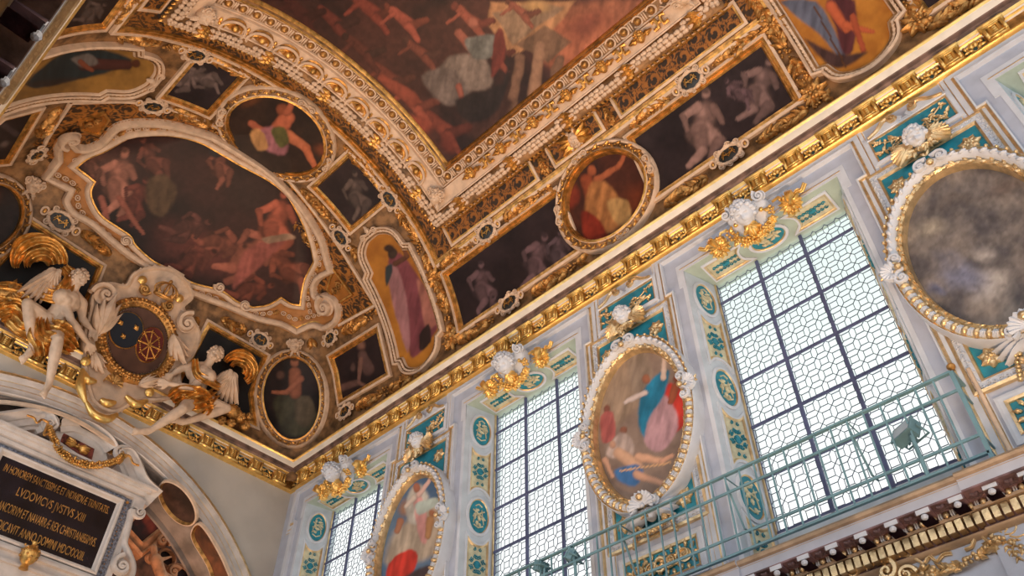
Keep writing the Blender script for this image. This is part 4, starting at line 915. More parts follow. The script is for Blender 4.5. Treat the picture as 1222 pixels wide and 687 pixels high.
for i, (p, t_, n_) in enumerate(list(zip(P, T, n))+list(zip(P2, T2, n2))):
    X = frame(p+n_*.07, t_, n_)
    if i % 4 == 3: mb.tpl(rosette(5, 1, 1), RZ(0, X, s=.065))
    else:
        a = np.linspace(0, 2*PI, 15); qq = np.stack([.05*np.cos(a), .038*np.sin(a), 0*a], -1)@X[:3, :3].T+X[:3, 3]; tube(mb, qq, .012, 5, 0)
        mb.tpl(sph(6, 4, (.02, .02, .02)), X, 0)
        for s in (-1, 1): mb.tpl(LEAF, RZ(90*s, X@RZ(0, None, (.075, 0, 0)), s=.06), 1)
mb.build('ring_and_rosette_band', [cream, golda], ep)
# scroll volutes of the frame
def vol(p, d, r, sgn, a0, name, parent, m=cream, off=.12, turns=1.7, lead=None):
    c, T, n = pxT(p, d, off); mb = MB(); mb.tpl(spiral(turns, r, r*.14, 30, r*.26, r*.5, sgn, 0, math.radians(a0), True, lead), frame(c, T, n)); return mb.build(name, m, parent)
vol((84, 164), (10, 4), .24, -1, -60, 'volute', ep); vol((390, 366), (10, 4), .26, 1, 120, 'volute', ep)
vol((150, 287), (5, 5), .12, 1, 0, 'volute', ep); vol((292, 364), (6, 4), .13, -1, 0, 'volute', ep); vol((262, 343), (6, 4), .13, 1, 180, 'volute', ep)
# small framed scroll squares in the angles
for P_, c_, lab in [([(400, 322), (421, 351), (405, 361), (393, 345), (396, 332)], (404, 344), 'right of the end painting'), ([(95, 143), (123, 133), (128, 140), (116, 158), (97, 152)], (111, 146), 'upper left of the end painting')]:
    q, n = pv(poly(P_, 5)); s_ = canvas('scroll_panel', q, n, lambda U, V: s2l((150, 96, 40))*(.6+.8*fbm(U*9, V*9))[..., None], ab, .03, .04, local_uv=True)
    mb = MB(); sweep(mb, q, n, [(.03, 0, 1), (.03, .07, 1), (-.01, .07, 1), (-.02, .04, 1)]); mb.build('border', MV, s_)
    c0, T, m = pxT(c_, (6, 5), .06); mb = MB(); X = frame(c0, T, m)
    for s in (-1, 1): mb.tpl(spiral(1.4, .09, .02, 20, .025, .06, s, 0, PI/2, True, [(-s*.12, .02)]), RZ(0 if s > 0 else 180, X, (0, s*.07, 0)))
    mb.build('scroll', [golda], s_)
# end ovals at the corners (the second mirrored across the nave)
foc = paintf([(42, 30, 28), (26, 20, 20)], [('p', [(325, 474), (345, 466), (372, 476), (380, 500), (366, 522), (338, 520), (326, 496)], (66, 64, 48), 6), ('p', [(350, 476), (370, 470), (378, 496), (364, 512), (350, 500)], (80, 70, 54), 5), ('l', 352, 446, 9, 352, 468, 9, (132, 80, 58)), ('l', 360, 452, 4.5, 342, 468, 3.5, (142, 88, 66)), ('l', 342, 468, 3.5, 326, 468, 2.5, (142, 88, 66)), ('e', 352, 432, 6, 8, 0, (132, 84, 62), .4), ('e', 352, 427, 7, 5, 0, (54, 34, 26), .5), ('e', 334, 448, 7, 7, 0, (84, 60, 52), .6)], 2, .06, .3, .04)
qc, nc = pv(ell(349, 476, 38.5, 51, -4)); OV3 = [(a*.8, b, c) for a, b, c in OVP]
oc = oval_frame(qc, nc, foc, 'dark oval painting of a woman in green in the corner of the vault', group='oval paintings on the vault', prof=OV3, us=.078, sc_=.85)
qm = qc.copy(); qm[:, 1] = 2*CY-qm[:, 1]; nm = nc.copy(); nm[:, 1] *= -1
oval_frame(qm, nm, paintf([(40, 30, 28), (26, 20, 20)], [('e', -10, 240, 16, 26, 20, (70, 44, 34), .8)], 2, .06, .3, .04), 'dark oval painting cut by the left edge of the view, above the left angel', group='oval paintings on the vault', prof=OV3, us=.078, sc_=.85)
# straight-sided panels of the end bay
def ppanel(P, f, name, label, group='monochrome paintings on the vault', prof=PF, n=8):
    q, m = pv(segs(P, n) if isinstance(P[0], list) else poly(P, n)); return vpanel(q, m, f, name, label, group, prof)
fmr = paintf([(44, 33, 34), (30, 24, 26)], [('e', 431, 412, 7, 8, 0, (120, 86, 72), .7), ('l', 432, 424, 7, 440, 440, 9, (86, 64, 60)), ('l', 430, 428, 3.5, 428, 456, 2.5, (110, 80, 70)), ('l', 428, 456, 4, 408, 462, 5, (90, 66, 60)), ('e', 421, 438, 5, 8, 0, (84, 64, 60), .7), ('l', 428, 456, 3, 438, 460, 2, (110, 80, 70))], 2, .06, .3, .04)
ppanel([[(395, 426), (452, 391)], [(452, 391), (465, 447)], [(465, 447), (407, 481)], [(407, 481), (404, 462), (401, 444), (395, 426)]], fmr, 'monochrome_painting', 'dark monochrome painting of a crouching figure, right of the woman in green')
ppanel([(-30, 168), (3, 140), (46, 129), (9, 192), (-30, 196)], paintf([(40, 32, 34), (26, 20, 22)], [('e', 6, 172, 9, 5, -30, (90, 78, 76), .8), ('l', 4, 150, 5, 20, 160, 5, (58, 48, 50))], 2, .06, .3, .04), 'monochrome_painting', 'dark monochrome panel at the left edge, below the blue-robed prophet')
pd1 = ppanel([(34, 262), (121, 318), (104, 362), (84, 412), (0, 392), (-30, 340), (10, 300)], paintf([(30, 28, 27), (20, 19, 19)], [], 2, .06, .2, .04), 'dark_panel', 'plain dark panel with a gilt border behind the left angel', 'dark panels behind the angels')
pd2 = ppanel([(248, 386), (317, 425), (300, 470), (304, 508), (208, 462), (230, 420)], paintf([(30, 28, 27), (20, 19, 19)], [], 2, .06, .2, .04), 'dark_panel', 'plain dark panel with a gilt border behind the right angel', 'dark panels behind the angels')
for P_, lab in [([(72, 126), (44, 164)], 'slanting between two dark panels at the left edge'), ([(95, 274), (134, 306)], 'below the end painting, left of the royal arms'), ([(262, 378), (294, 398)], 'below the end painting, right of the royal arms'), ([(407, 398), (449, 373)], 'above the monochrome with the crouching figure'), ([(424, 488), (500, 446)], 'on the cornice under the monochrome with the crouching figure'), ([(352, 262), (392, 318)], 'along the right side of the end painting'), ([(236, 376), (225, 404)], 'just right of the royal arms'), ([(370, 402), (372, 408)], 'above the corner oval')]:
    q, n = pv(spl(P_, 12)); garland(q, n, 'gilt leaf garland '+lab, w=.15)
for p_, d_, s, lab in [((72, 264), (12, 8), 1.15, 'above the left angel, at the lower left of the end painting'), ((43, 183), (-4, 11), .9, 'near the left edge of the view, beside the small volute'), ((395, 403), (9, -8), .85, 'just left above the monochrome with the crouching figure'), ((310, 405), (10, 6), .95, 'below the end painting, left of the corner oval mask'), ((413, 491), (10, -6), .9, 'on the cornice right of the corner oval')]:
    c, T, n = pxT(p_, d_); put_med(frame(c, T, n, s), 'dark oval monogram medallion, '+lab)
for p_, d_, lab in [((352, 413), (10, 0), 'above the corner oval with the woman in green'), ((40, 222), (8, 4), 'between two volutes at the left edge of the view')]:
    c, T, n = pxT(p_, d_, .1); mb = MB(); X = frame(c, T, n, .15)
    if p_[0] > 100: X = X@np.diag([1, 1, 1, 1.])
    mb.tpl(MASK, X); q_ = tag(mb.build('scroll_mask', [cream]), 'small cream mask with scrolls '+lab, 'mask', 'cream masks of the end bay')
# ---- royal arms
ra = thing('royal_arms', 'oval coat of arms, gold lilies on blue and chains on red, in cream strapwork', 'coat of arms', pv([(163, 405)], .2)[0][0])
def J(x_, y_, off=.3): return pv([(x_, y_)], off)[0][0]
aN = pv([(163, 400)])[1][0]
def slab(P, off, th, name, mats, parent, n=7, edge=.05, prof=None):
    """thick cut-out plate following the vault"""
    q, m = pv(ring(P, n), off); c = q.mean(0); mb = MB()
    canvas_field = canvas('tmp', q, m, lambda U, V: np.full(U.shape+(3,), .5), None, .06, off+th)
    me = canvas_field.data; bpy.data.objects.remove(canvas_field)
    V = np.empty(len(me.vertices)*3); me.vertices.foreach_get('co', V); Fq = np.array([list(p.vertices) for p in me.polygons]); mb.add(V.reshape(-1, 3), Fq)
    sweep(mb, q, m, prof or [(0, -off*.6, 0), (.015, 0, 0), (.03, th*.6, 0), (.02, th+.03, 0), (-.02, th+.05, 0), (-.06, th+.01, 0), (-.08, th-.01, 0)]); return mb.build(name, mats, parent)
slab([(106, 372), (110, 352), (128, 339), (148, 341), (158, 327), (178, 319), (203, 321), (221, 335), (228, 354), (217, 367), (227, 380), (236, 400), (228, 424), (212, 444), (212, 468), (196, 478), (160, 482), (132, 494), (110, 484), (102, 465), (98, 440), (98, 405)], .18, .10, 'strapwork_plate', [cream], ra)
qw, nw = pv(ell(163, 407, 38, 43, -20, 56), .30)
canvas('arms_ground', *pv(ell(163, 407, 35, 40, -20, 56), .3), lambda X_, Y_: s2l((84, 58, 46))*(.6+.8*fbm(X_*.1, Y_*.1))[..., None], ra, .03, .36)
mb = MB(); sweep(mb, qw, nw, [(.16, -.1, 0), (.16, .05, 0), (.08, .12, 0), (0, .09, 0), (-.03, .04, 0)]); P, T, n, st = resample(outl(qw, nw, .07), nw, .085)
for i in range(len(P)):
    B = np.cross(n[i], T[i])
    for s in (-.045, 0.02, .06): mb.tpl(BALL if s else LEAF, frame(P[i]+n[i]*.10+B*s+T[i]*rnd.uniform(-.02, .02), T[i], n[i], .032 if s else .1))
mb.build('gilt_wreath', [golda], ra)
fblue = lambda X_, Y_: s2l((30, 36, 46))*np.ones(X_.shape+(1,)); fred = lambda X_, Y_: s2l((92, 32, 26))*np.ones(X_.shape+(1,))
for (e_, f_, nm) in [((150.5, 394, 20, 22, 20), fblue, 'blue_shield'), ((178.5, 411.5, 15.5, 21.5, 22), fred, 'red_shield')]:
    q, n = pv(ell(*e_, 40), .37); canvas(nm, q, n, f_, ra, .03, .385); mb = MB(); sweep(mb, q, n, [(.012, 0, 0), (.0, .035, 0), (-.012, 0, 0)]); mb.build('shield_rim', [gold], ra)
def fleur(mb, X):
    mb.tpl(leaf(.9, .5, 0, .3, .1), RZ(90, X, (0, -.1, 0)))
    for s in (-1, 1): mb.tpl(leaf(.6, .36, 0, .3, .1), RZ(90-s*60, X, (0, 0, 0))); mb.tpl(leaf(.4, .3, 0, .3, .1), RZ(-90+s*35, X))
    mb.tpl(leaf(.4, .26, 0, .3, .1), RZ(-90, X)); mb.box((-.3, -.06, 0), (.3, .06, .2), 0, X)
for p_ in [(144.5, 386), (163, 392), (147.5, 402)]:
    c, T, n = pxT(p_, (10, -3), .39); mb = MB(); fleur(mb, frame(c, T, n, .11)); mb.build('fleur_de_lis', [gold], ra)
mb = MB()
cc = (178.5, 411.5)
for k in range(8):
    a = k*PI/4+.3; ex, ey = 13.5*math.cos(a), 18.5*math.sin(a)
    q = pv(spl([cc, (cc[0]+ex*.5, cc[1]+ey*.5), (cc[0]+ex, cc[1]+ey)], 6), .40)[0]
    for i, p in enumerate(q): mb.tpl(BALL, frame(p, (1, 0, 0), aN, (.022, .016, .016)))
    a2 = a+PI/4; q = pv(spl([(cc[0]+ex*.92, cc[1]+ey*.92), (cc[0]+12.4*math.cos(a2), cc[1]+17*math.sin(a2))], 5), .40)[0]
    for p in q: mb.tpl(BALL, frame(p, (1, 0, 0), aN, .018))
mb.build('gold_chains', [gold], ra)
c, T, n = pxT((196, 348), (10, 5), .42); X = frame(c, T, n, .24); mb = MB(); a = np.linspace(0, 2*PI, 25)
tube(mb, (np.stack([.75*np.cos(a), 0*a-.45, .5+.45*np.sin(a)], -1))@X[:3, :3].T+X[:3, 3], .03, 6)
for k in range(8):
    b = k*PI/4; q = np.array([(.75*math.cos(b), -.4, .5+.45*math.sin(b)), (.95*math.cos(b), .1, .5+.6*math.sin(b)), (.6*math.cos(b), .55, .5+.35*math.sin(b)), (0, .72, .5)])
    tube(mb, spl(q, 5)@X[:3, :3].T+X[:3, 3], .018, 6); fleur(mb, X@RZ(0, None, (.8*math.cos(b), -.25, .5+.5*math.sin(b)), s=.32))
mb.tpl(sph(8, 6, (.16, .2, .16), (0, .85, .5)), X); mb.build('crown', [golda], ra)
vol((125, 352), (9, 5), .26, -1, 200, 'volute', ra, off=.36); vol((222, 386), (9, 5), .24, 1, 90, 'volute', ra, off=.36); vol((172, 345), (9, 5), .13, -1, 0, 'gilt_volute', ra, golda, .38); vol((201, 365), (9, 5), .13, 1, 180, 'gilt_volute', ra, golda, .38)
FEATH = compact(leaf(1, .26, 0, .16, .16, 0, 12))
mb = MB()      # palm-like cream leaves at both sides of the wreath
for (a, b, s) in [((118, 398), (136, 352), .8), ((206, 400), (219, 436), .8), ((112, 420), (124, 446), .6), ((166, 459), (190, 452), .5)]:
    c0 = J(*a, .42); c1 = J(*b, .42); L = np.linalg.norm(c1-c0)
    for k in (-26, -13, 0, 13, 26): mb.tpl(FEATH, RZ(k, frame(c0+aN*(.03 if k == 0 else 0), c1-c0, aN, L*(1-.012*abs(k)))))
mb.build('side_leaves', [cream], ra)
mb = MB()      # gilt lips on the lower edge of the strapwork
for P_ in ([(100, 443), (104, 453), (115, 455)], [(120, 476), (128, 481), (138, 480)], [(102, 478), (112, 494), (128, 500), (140, 494)], [(150, 472), (162, 482), (176, 478)], [(99, 440), (96, 460), (102, 480)]):
    q = pv(spl(P_, 6), .36)[0]; k = len(q); mb = MB(); tube(mb, q, .025+.055*np.sin(np.linspace(.15, PI-.15, k)), 8); mb.build('gilt_lip', [goldb], ra)
for p_ in [(102, 431), (178.5, 468), (170, 334), (214, 356)]:
    c0 = J(*p_, .36); mb = MB(); mb.tpl(sph(10, 6, (.09, .09, .05)), frame(c0, (0, -1, .3), aN)); mb.build('gilt_boss', [goldb], ra)
c0, T, n = pxT((134, 458), (10, 5), .36); mb = MB(); mb.tpl(shell(7), frame(c0, T, n, .16)); mb.build('gilt_shell', [golda], ra)
# ---- angels
def body(name, caps, parent, m, vox=.0145, sm=5):
    mb = MB()
    for (a, ra_, b, rb_) in caps:
        a = np.asarray(a); b = np.asarray(b); L = np.linalg.norm(b-a); d = (b-a)/(L+1e-9); k = 9
        P = []; R = []
        for t in np.linspace(-PI/2, 0, 4): P.append(a+d*ra_*math.sin(t)); R.append(max(1e-3, ra_*math.cos(t)))
        for t in np.linspace(0, PI/2, 4): P.append(b+d*rb_*math.sin(t)); R.append(max(1e-3, rb_*math.cos(t)))
        P = np.array(P); R = np.array(R); n_ = np.array([.3, .9, .31]) if abs(d[1]) < .8 else np.array([.9, .1, .4])
        tube(mb, P, R, 10, 0, N=n_)
    me = mb.mesh(name, m); o = link(name, me, parent)
    r = o.modifiers.new('fuse', 'REMESH'); r.mode = 'VOXEL'; r.voxel_size = vox; r.use_smooth_shade = True
    s = o.modifiers.new('soften', 'SMOOTH'); s.factor = .5; s.iterations = sm; return o
def cloth(mb, P, Wd, N, folds=4, depth=.05, th=.0, n=13, m=0):
    """draped ribbon of cloth: centre path P (3-D), half widths, with folds along its length"""
    P = np.asarray(P); k = len(P); Wd = np.broadcast_to(Wd, (k,)); T = np.gradient(P, axis=0); T /= np.linalg.norm(T, axis=1, keepdims=True)
    N = np.broadcast_to(N, P.shape); B = np.cross(N, T); B /= np.linalg.norm(B, axis=1, keepdims=True); U = np.cross(T, B); v = np.linspace(-1, 1, n*2)
    h = depth*np.cos(v*PI*folds)*(1-.2*np.abs(v))-.6*depth*v*v*folds*.3; ph = np.sin(np.linspace(0, 5, k))*.25
    V = P[:, None]+B[:, None]*(v[None, :, None]*Wd[:, None, None])+U[:, None]*(depth*np.cos((v[None]+ph[:, None])*PI*folds)+.10*Wd[:, None]*(1-v[None]**2))[..., None]
    Bk = V-U[:, None]*.03; mb.add(V.reshape(-1, 3), gridf(k, n*2), m); mb.add(Bk.reshape(-1, 3), gridf(k, n*2), m)
    E = np.concatenate([V[:, :1], Bk[:, :1]], 1); mb.add(E.reshape(-1, 3), gridf(k, 2), m); E = np.concatenate([V[:, -1:], Bk[:, -1:]], 1); mb.add(E.reshape(-1, 3), gridf(k, 2), m)
    E = np.stack([V[0], Bk[0]], 1); mb.add(E.reshape(-1, 3), gridf(n*2, 2), m); E = np.stack([V[-1], Bk[-1]], 1); mb.add(E.reshape(-1, 3), gridf(n*2, 2), m)
def limb(*pts):
    return [(pts[i][0], pts[i][1], pts[i+1][0], pts[i+1][1]) for i in range(len(pts)-1)]
def hand(wr, d, n_, s, curl=.5, side=1):
    """palm, four unequal bent fingers and a thumb; wr wrist, d direction, n_ back of hand"""
    d = d/np.linalg.norm(d); n_ = n_-d*(n_@d); n_ /= np.linalg.norm(n_); b = np.cross(n_, d)*side; o = []
    pal = wr+d*.085*s
    for k, (u, L) in enumerate([(-.040, .085), (-.014, .10), (.014, .095), (.039, .075)]):
        o.append((wr+d*.01*s, .026*s, pal+b*u*s, .019*s))
        a = pal+b*u*s; m1 = a+(d*math.cos(curl*.5)-n_*math.sin(curl*.5)+b*u*3)*L*.5*s; m2 = m1+(d*math.cos(curl*1.3)-n_*math.sin(curl*1.3)+b*u*2)*L*.5*s
        o += [(a, .0115*s, m1, .0105*s), (m1, .0105*s, m2, .0085*s)]
    t0 = wr+d*.03*s-b*.03*s; t1 = t0+(d*.6-b*.7-n_*.3)*.05*s; t2 = t1+(d*.9-b*.25-n_*.4)*.045*s
    o += [(t0, .018*s, t1, .015*s), (t1, .015*s, t2, .012*s)]; return o
def foot(an, heel_d, toe_d, n_, s):
    heel = an+heel_d*s*.06; ball = an+toe_d*s*.17+heel_d*s*.04; o = [(an, .05*s, heel, .04*s), (heel, .042*s, ball, .042*s), (an, .048*s, ball, .036*s)]
    b = np.cross(toe_d, n_); b /= np.linalg.norm(b)+1e-9
    for k, u in enumerate((-.036, -.016, .002, .02, .036)): o.append((ball+b*u*s, .020*s, ball+b*u*1.15*s+toe_d*s*(.075-.008*k), (.017 if k == 0 else .012)*s))
    return o
def angel(nm, label, K, gaze, updir, flipw=1):
    t_ = thing('angel_statue', label, 'statue', K['hip'], 'stucco angels holding the royal arms')
    S = 1.42; hip, ch, nk, hd = K['hip'], K['chest'], K['neck'], K['head']; ax = (ch-hip)/np.linalg.norm(ch-hip)
    bd = np.cross(ax, K['front']); bd /= np.linalg.norm(bd); fr = K['front']/np.linalg.norm(K['front'])
    caps = [(hip-bd*.08*S, .125*S, hip+bd*.08*S, .125*S), (hip, .15*S, (hip+ch)/2, .12*S), ((hip+ch)/2, .12*S, ch, .15*S), (ch-bd*.10*S, .115*S, ch+bd*.10*S, .115*S), (ch, .13*S, nk, .065*S), (nk, .06*S, hd, .065*S),
            (ch+fr*.07*S-bd*.08*S, .07*S, ch+fr*.07*S-bd*.03*S-ax*.05*S, .06*S), (ch+fr*.07*S+bd*.08*S, .07*S, ch+fr*.07*S+bd*.03*S-ax*.05*S, .06*S)]
    for sh, el, wr in (K['arm1'], K['arm2']):
        caps += [(nk, .055*S, sh, .075*S)]+limb((sh, .08*S), ((sh+el)/2, .062*S), (el, .047*S), ((el*2+wr)/3, .052*S), (wr, .030*S)); caps += hand(wr, wr-el, aN, 1.5, .5, K.get('hs', 1))
    for hp, kn, an, tp in (K['leg1'], K['leg2']):
        caps += limb((hp, .125*S), ((hp+kn)/2, .10*S), (kn, .070*S), ((kn*2+an)/3, .072*S), (an, .042*S)); caps += foot(an, (an-kn)/np.linalg.norm(an-kn), tp/np.linalg.norm(tp), aN, 1.25)
    body('body', caps, t_, cream)
    z = gaze/np.linalg.norm(gaze); y = updir-z*(updir@z); y /= np.linalg.norm(y); x_ = np.cross(y, z); X = np.eye(4); s = .165
    X[:3, 0] = x_*s; X[:3, 1] = y*s; X[:3, 2] = z*s; X[:3, 3] = hd
    mb = MB(); mb.tpl(compact(face(0, 0)), X); mb.build('head', [cream], t_); mb = MB(); mb.tpl(face(0, 1, 130, 5, None, 0), X); mb.build('curled_hair', [cream], t_)
    return t_
NN = aN
J_ = lambda x_, y_, o: J(x_, y_, o)
K1 = dict(hip=J_(61, 385, .42), chest=J_(80, 358, .62), neck=J_(87, 347, .66), head=J_(94, 332, .70), front=np.array([.5, .6, -.5]),
 arm1=(J_(74, 353, .66), J_(85, 382, .72), J_(104, 408, .60)), arm2=(J_(97, 362, .50), J_(98, 380, .42), J_(108, 392, .42)),
 leg1=(J_(55, 384, .44), J_(33, 362, .62), J_(39, 414, .46), np.array([-.2, -.3, -1.])), leg2=(J_(64, 390, .46), J_(69, 405, .80), J_(59, 456, .62), np.array([.2, -.1, -1.])))
a1 = angel('angel', 'cream winged youth in gold drapery seated on the cornice left of the royal arms', K1, np.array([.55, .55, -.62]), np.array([.1, -.35, .9]))
K2 = dict(hip=J_(232, 473, .42), chest=J_(240, 447, .58), neck=J_(247, 436, .62), head=J_(256, 423, .66), front=np.array([.5, -.5, -.5]),
 arm1=(J_(248, 446, .62), J_(228, 463, .70), J_(203, 458, .62)), arm2=(J_(232, 437, .46), J_(216, 440, .42), J_(206, 446, .40)), hs=-1,
 leg1=(J_(236, 476, .46), J_(270, 487, .60), J_(222, 503, .46), np.array([.1, -1., -.3])), leg2=(J_(230, 478, .46), J_(218, 488, .84), J_(180, 513, .62), np.array([.0, -1., -.5])))
a2 = angel('angel', 'cream winged youth in gold drapery reclining on the cornice right of the royal arms', K2, np.array([.75, -.15, -.65]), np.array([.2, .35, .9]))
def swirl(c, r0_, r1_, t0, t1, n=26):
    t = np.linspace(0, 1, n); a = np.radians(t0+(t1-t0)*t); r = r0_+(r1_-r0_)*t; return np.stack([c[0]+r*np.cos(a)*1.0, c[1]-r*np.sin(a)*.95], -1)
def gcloth(parent, L, name='gold_drapery', m=gold):
    mb = MB()
    for P_, w, off, fo, dp in L:
        P_ = np.asarray(P_, float); P_ = P_ if len(P_) > 12 else spl(P_, 8); off = np.interp(np.linspace(0, 1, len(P_)), np.linspace(0, 1, len(np.atleast_1d(off))), np.atleast_1d(off)); q = np.array([J(*p, o) for p, o in zip(P_, off)])
        cloth(mb, q, np.interp(np.linspace(0, 1, len(P_)), np.linspace(0, 1, len(np.atleast_1d(w))), np.atleast_1d(w)), NN, fo, dp)
    return mb.build(name, [m], parent)
gcloth(a1, [(swirl((46, 315), 27, 26, 190, 0), [.05, .20, .20, .12], [.3, .5, .5, .5], 3, .035), (swirl((47, 318), 15, 15, 180, 10), [.04, .12, .12, .08], [.35, .6, .6, .5], 2, .035), ([(76, 318), (86, 330), (80, 345), (68, 352), (52, 348)], [.1, .16, .16], [.6, .75, .62], 3, .03),
 ([(0, 380), (16, 372), (30, 385), (48, 398), (60, 412)], [.2, .25, .22], [.35, .5, .5], 4, .04), ([(48, 378), (56, 392), (66, 396), (80, 408), (88, 418)], [.16, .28, .12], [.55, .8, .6], 4, .05), ([(46, 372), (48, 400), (50, 425)], [.1, .2, .12], [.55, .6, .5], 3, .05), ([(-5, 352), (10, 352), (24, 360), (34, 380)], [.22, .25, .15], [.35, .45, .5], 3, .05)])
gcloth(a2, [(swirl((284, 440), 17, 18, 150, -60), [.05, .14, .14, .08], [.4, .5, .5, .4], 3, .03), (swirl((284, 441), 9, 9, 150, -40), [.04, .08, .06], [.4, .55, .5], 2, .03), ([(205, 478), (216, 470), (232, 474), (244, 484), (240, 492)], [.14, .26, .16], [.55, .75, .6], 4, .05), ([(232, 428), (236, 446), (252, 456), (262, 462)], [.06, .09, .07], [.7, .78, .7], 2, .03), ([(212, 492), (226, 480), (246, 478), (258, 470)], [.1, .2, .14], [.6, .8, .6], 3, .05)])
def mkwing(parent, root, tip, n_, w, nm='wing', flip=1):
    r = J(*root); t_ = J(*tip); d = t_-r; L = np.linalg.norm(d); X = frame(r, d, n_, L); X[:3, 1] *= w*flip; mb = MB(); mb.tpl(wing(8, 0, 1.), X@RZ(-25*1)); return mb.build(nm, [cream], parent)
mkwing(a1, (64, 322, .5), (34, 368, .5), NN, .62, flip=-1)
mkwing(a2, (276, 444, .5), (262, 482, .48), NN, .8)
# objects heaped beside the angels
q_ = MB(); c, T, n = pxT((277, 490), (8, 4), .35); X = frame(c, T, n, .16); q_.tpl(sph(14, 10, (1.2, .85, .8)), X)
for i in range(60):
    a = rnd.uniform(0, 2*PI); b = rnd.uniform(-.9, .9); r_ = math.sqrt(1-b*b); q_.tpl(BALL, X@RZ(0, None, (1.15*b, .82*r_*math.sin(a), .78*r_*math.cos(a)), .12))
tag(q_.build('pine_cone', [golda]), 'dark gilt studded cone behind the knee of the right angel', 'ornament')
q_ = MB()
for (x_, y_, s) in [(264, 502, .10), (275, 505, .10), (286, 498, .12), (292, 508, .11), (297, 497, .09)]:
    c, T, n = pxT((x_, y_), (5, 3), .28); X = frame(c, T, n, s); q_.tpl(sph(10, 7), X); q_.tpl(rosette(5), X@RZ(0, None, (0, 0, .7), .9))
tag(q_.build('gilt_fruit', [golda]), 'cluster of gilt fruits on the cornice below the right angel knee', 'fruit')
q_ = MB(); c, T, n = pxT((8, 352), (8, 2), .30); X = frame(c, T, n, .26); q_.tpl(sph(14, 9, (1.3, .7, .6)), X); 
for k in range(7): q_.tpl(LEAF, X@RZ(k*25-75, None, (0, .1, .4), 1.0))
tag(q_.build('gilt_bundle', [golda]), 'gilt bundle behind the left angel, at the left edge of the view', 'ornament')
# ------------------------------------------------------------ end wall: dedication tablet, recess paintings
PX = -13.98; SP_ = plane(0, PX)
def cut(mb, P, surf, back, th, m=0, n=5, smooth=False, bev=.02):
    """cut-out board: outline in picture points on a flat surface, given thickness"""
    P = ring(P, n) if smooth else np.asarray(P, float)
    Q, N = surf(P); k = len(Q); c = Q.mean(0)
    In = c+(Q-c)*(1-bev/max(.1, np.linalg.norm(Q-c, axis=1).mean()))
    V = np.vstack([Q-N*back, Q+N*(th-bev*.6), In+N*th]); i = np.arange(k); j = (i+1) % k
    mb.add(V, [np.stack([i, j, j+k, i+k], -1), np.stack([i+k, j+k, j+2*k, i+2*k], -1), (i+2*k)[None, :]], m); return mb
def yz(y0, y1, z0, z1): return [(PX, y0, z0), (PX, y1, z0), (PX, y1, z1), (PX, y0, z1)]
tb = thing('dedication_tablet', 'black marble tablet with gold lettering in white frame under a broken pediment', 'tablet', (PX, CY, 7.3))
YR0, YR1, ZT0, ZT1 = 2.56, 4.56, 6.70, 7.96
mb = MB(); mb.box((PX-.2, 2*CY-YR1-.12, ZT0), (PX+.03, YR1, ZT1)); mb.build('tablet_slab', [marble], tb, False)
def zr(y0, y1, z0, z1, m=9): 
    P = np.array(poly([(y0, z0), (y1, z0), (y1, z1), (y0, z1)], 2)); return np.stack([np.full(len(P), PX), P[:, 0], P[:, 1]], -1), np.tile([1., 0, 0], (len(P), 1))
YLf = 2*CY-YR1-.12
q, n = zr(YLf, YR1, ZT0, ZT1); mb = MB(); sweep(mb, q, n, [(.075, 0, 0), (.075, .09, 0), (.05, .11, 0), (.02, .10, 0), (.0, .05, 0), (-.02, .03, 0)]); mb.build('tablet_frame', [warmw], tb, False)
mb = MB(); mb.box((PX-.2, YLf-.32, ZT0-.6), (PX+.02, YR1+.30, ZT1+.16)); mb.build('grey_marble_border', [greym], tb, False)
mb = MB()
for k in range(22):
    z = ZT0-.35+k*.075
    mb.tpl(sph(6, 4, (.012, .012, .012), (PX+.025, YR1+.155, z)))
for z in (ZT1+.08,): mb.tpl(sph(8, 5, (.03, .03, .03), (PX+.03, YR1+.15, z)), None, 0)
mb.build('inlay_studs', [golda], tb)
mb = MB(); mb.box((PX-.2, YR1+.23, ZT0-1.2), (PX+.07, YR1+.33, ZT1+.16)); mb.box((PX-.2, YR1+.22, ZT1+.0), (PX+.12, YR1+.42, ZT1+.2))
for k in (0, 1): mb.box((PX, YR1+.24, ZT1-.10+k*.08), (PX+.15, YR1+.40-.03*k, ZT1-.07+k*.08))
mb.build('pilaster_strip', [warmw], tb, False)
mb = MB()      # horizontal mouldings of the pediment, and those below the tablet
for z0, z1, d, w in [(ZT1+.17, ZT1+.23, .10, .36), (ZT1+.23, ZT1+.26, .07, .36), (ZT1+.26, ZT1+.33, .14, .38), (ZT1+.33, ZT1+.37, .20, .44), (ZT1+.37, ZT1+.41, .26, .52)]: mb.box((PX-.2, YLf-w, z0), (PX+d, YR1+w, z1))
mb.build('pediment_moulding', [warmw], tb, False); mb = MB()
for z0, z1, d in [(ZT0-.16, ZT0-.09, .08), (ZT0-.20, ZT0-.16, .14), (ZT0-.34, ZT0-.20, .06), (ZT0-.38, ZT0-.34, .12), (ZT0-.6, ZT0-.38, .07)]: mb.box((PX-.2, YLf-.2, z0), (PX+d, YR1+.2, z1))
mb.build('sill_moulding', [warmw], tb, False)
def arcsl(mb, P, w, layers=((0, .10), (.35, .14), (.7, .11)), surf=SP_):
    """curved stepped moulding following a picture path; w = width in metres"""
    q, n = surf(spl(P, 8)); L = len(q); sweep(mb, q, n, [(0, -.2, 0), (0, .2, 0), (w*.18, .26, 0), (w*.25, .2, 0), (w*.45, .17, 0), (w*.5, .12, 0), (w*.8, .10, 0), (w*.85, .06, 0), (w, .05, 0), (w, -.2, 0)], False, out=(PX, 3.6, 12))
mb = MB()
arcsl(mb, [(188, 590), (172, 575), (164, 558), (156, 543), (146, 537), (136, 538)], .34)
mb.build('pediment_scroll_moulding', [warmw], tb); mb = MB()
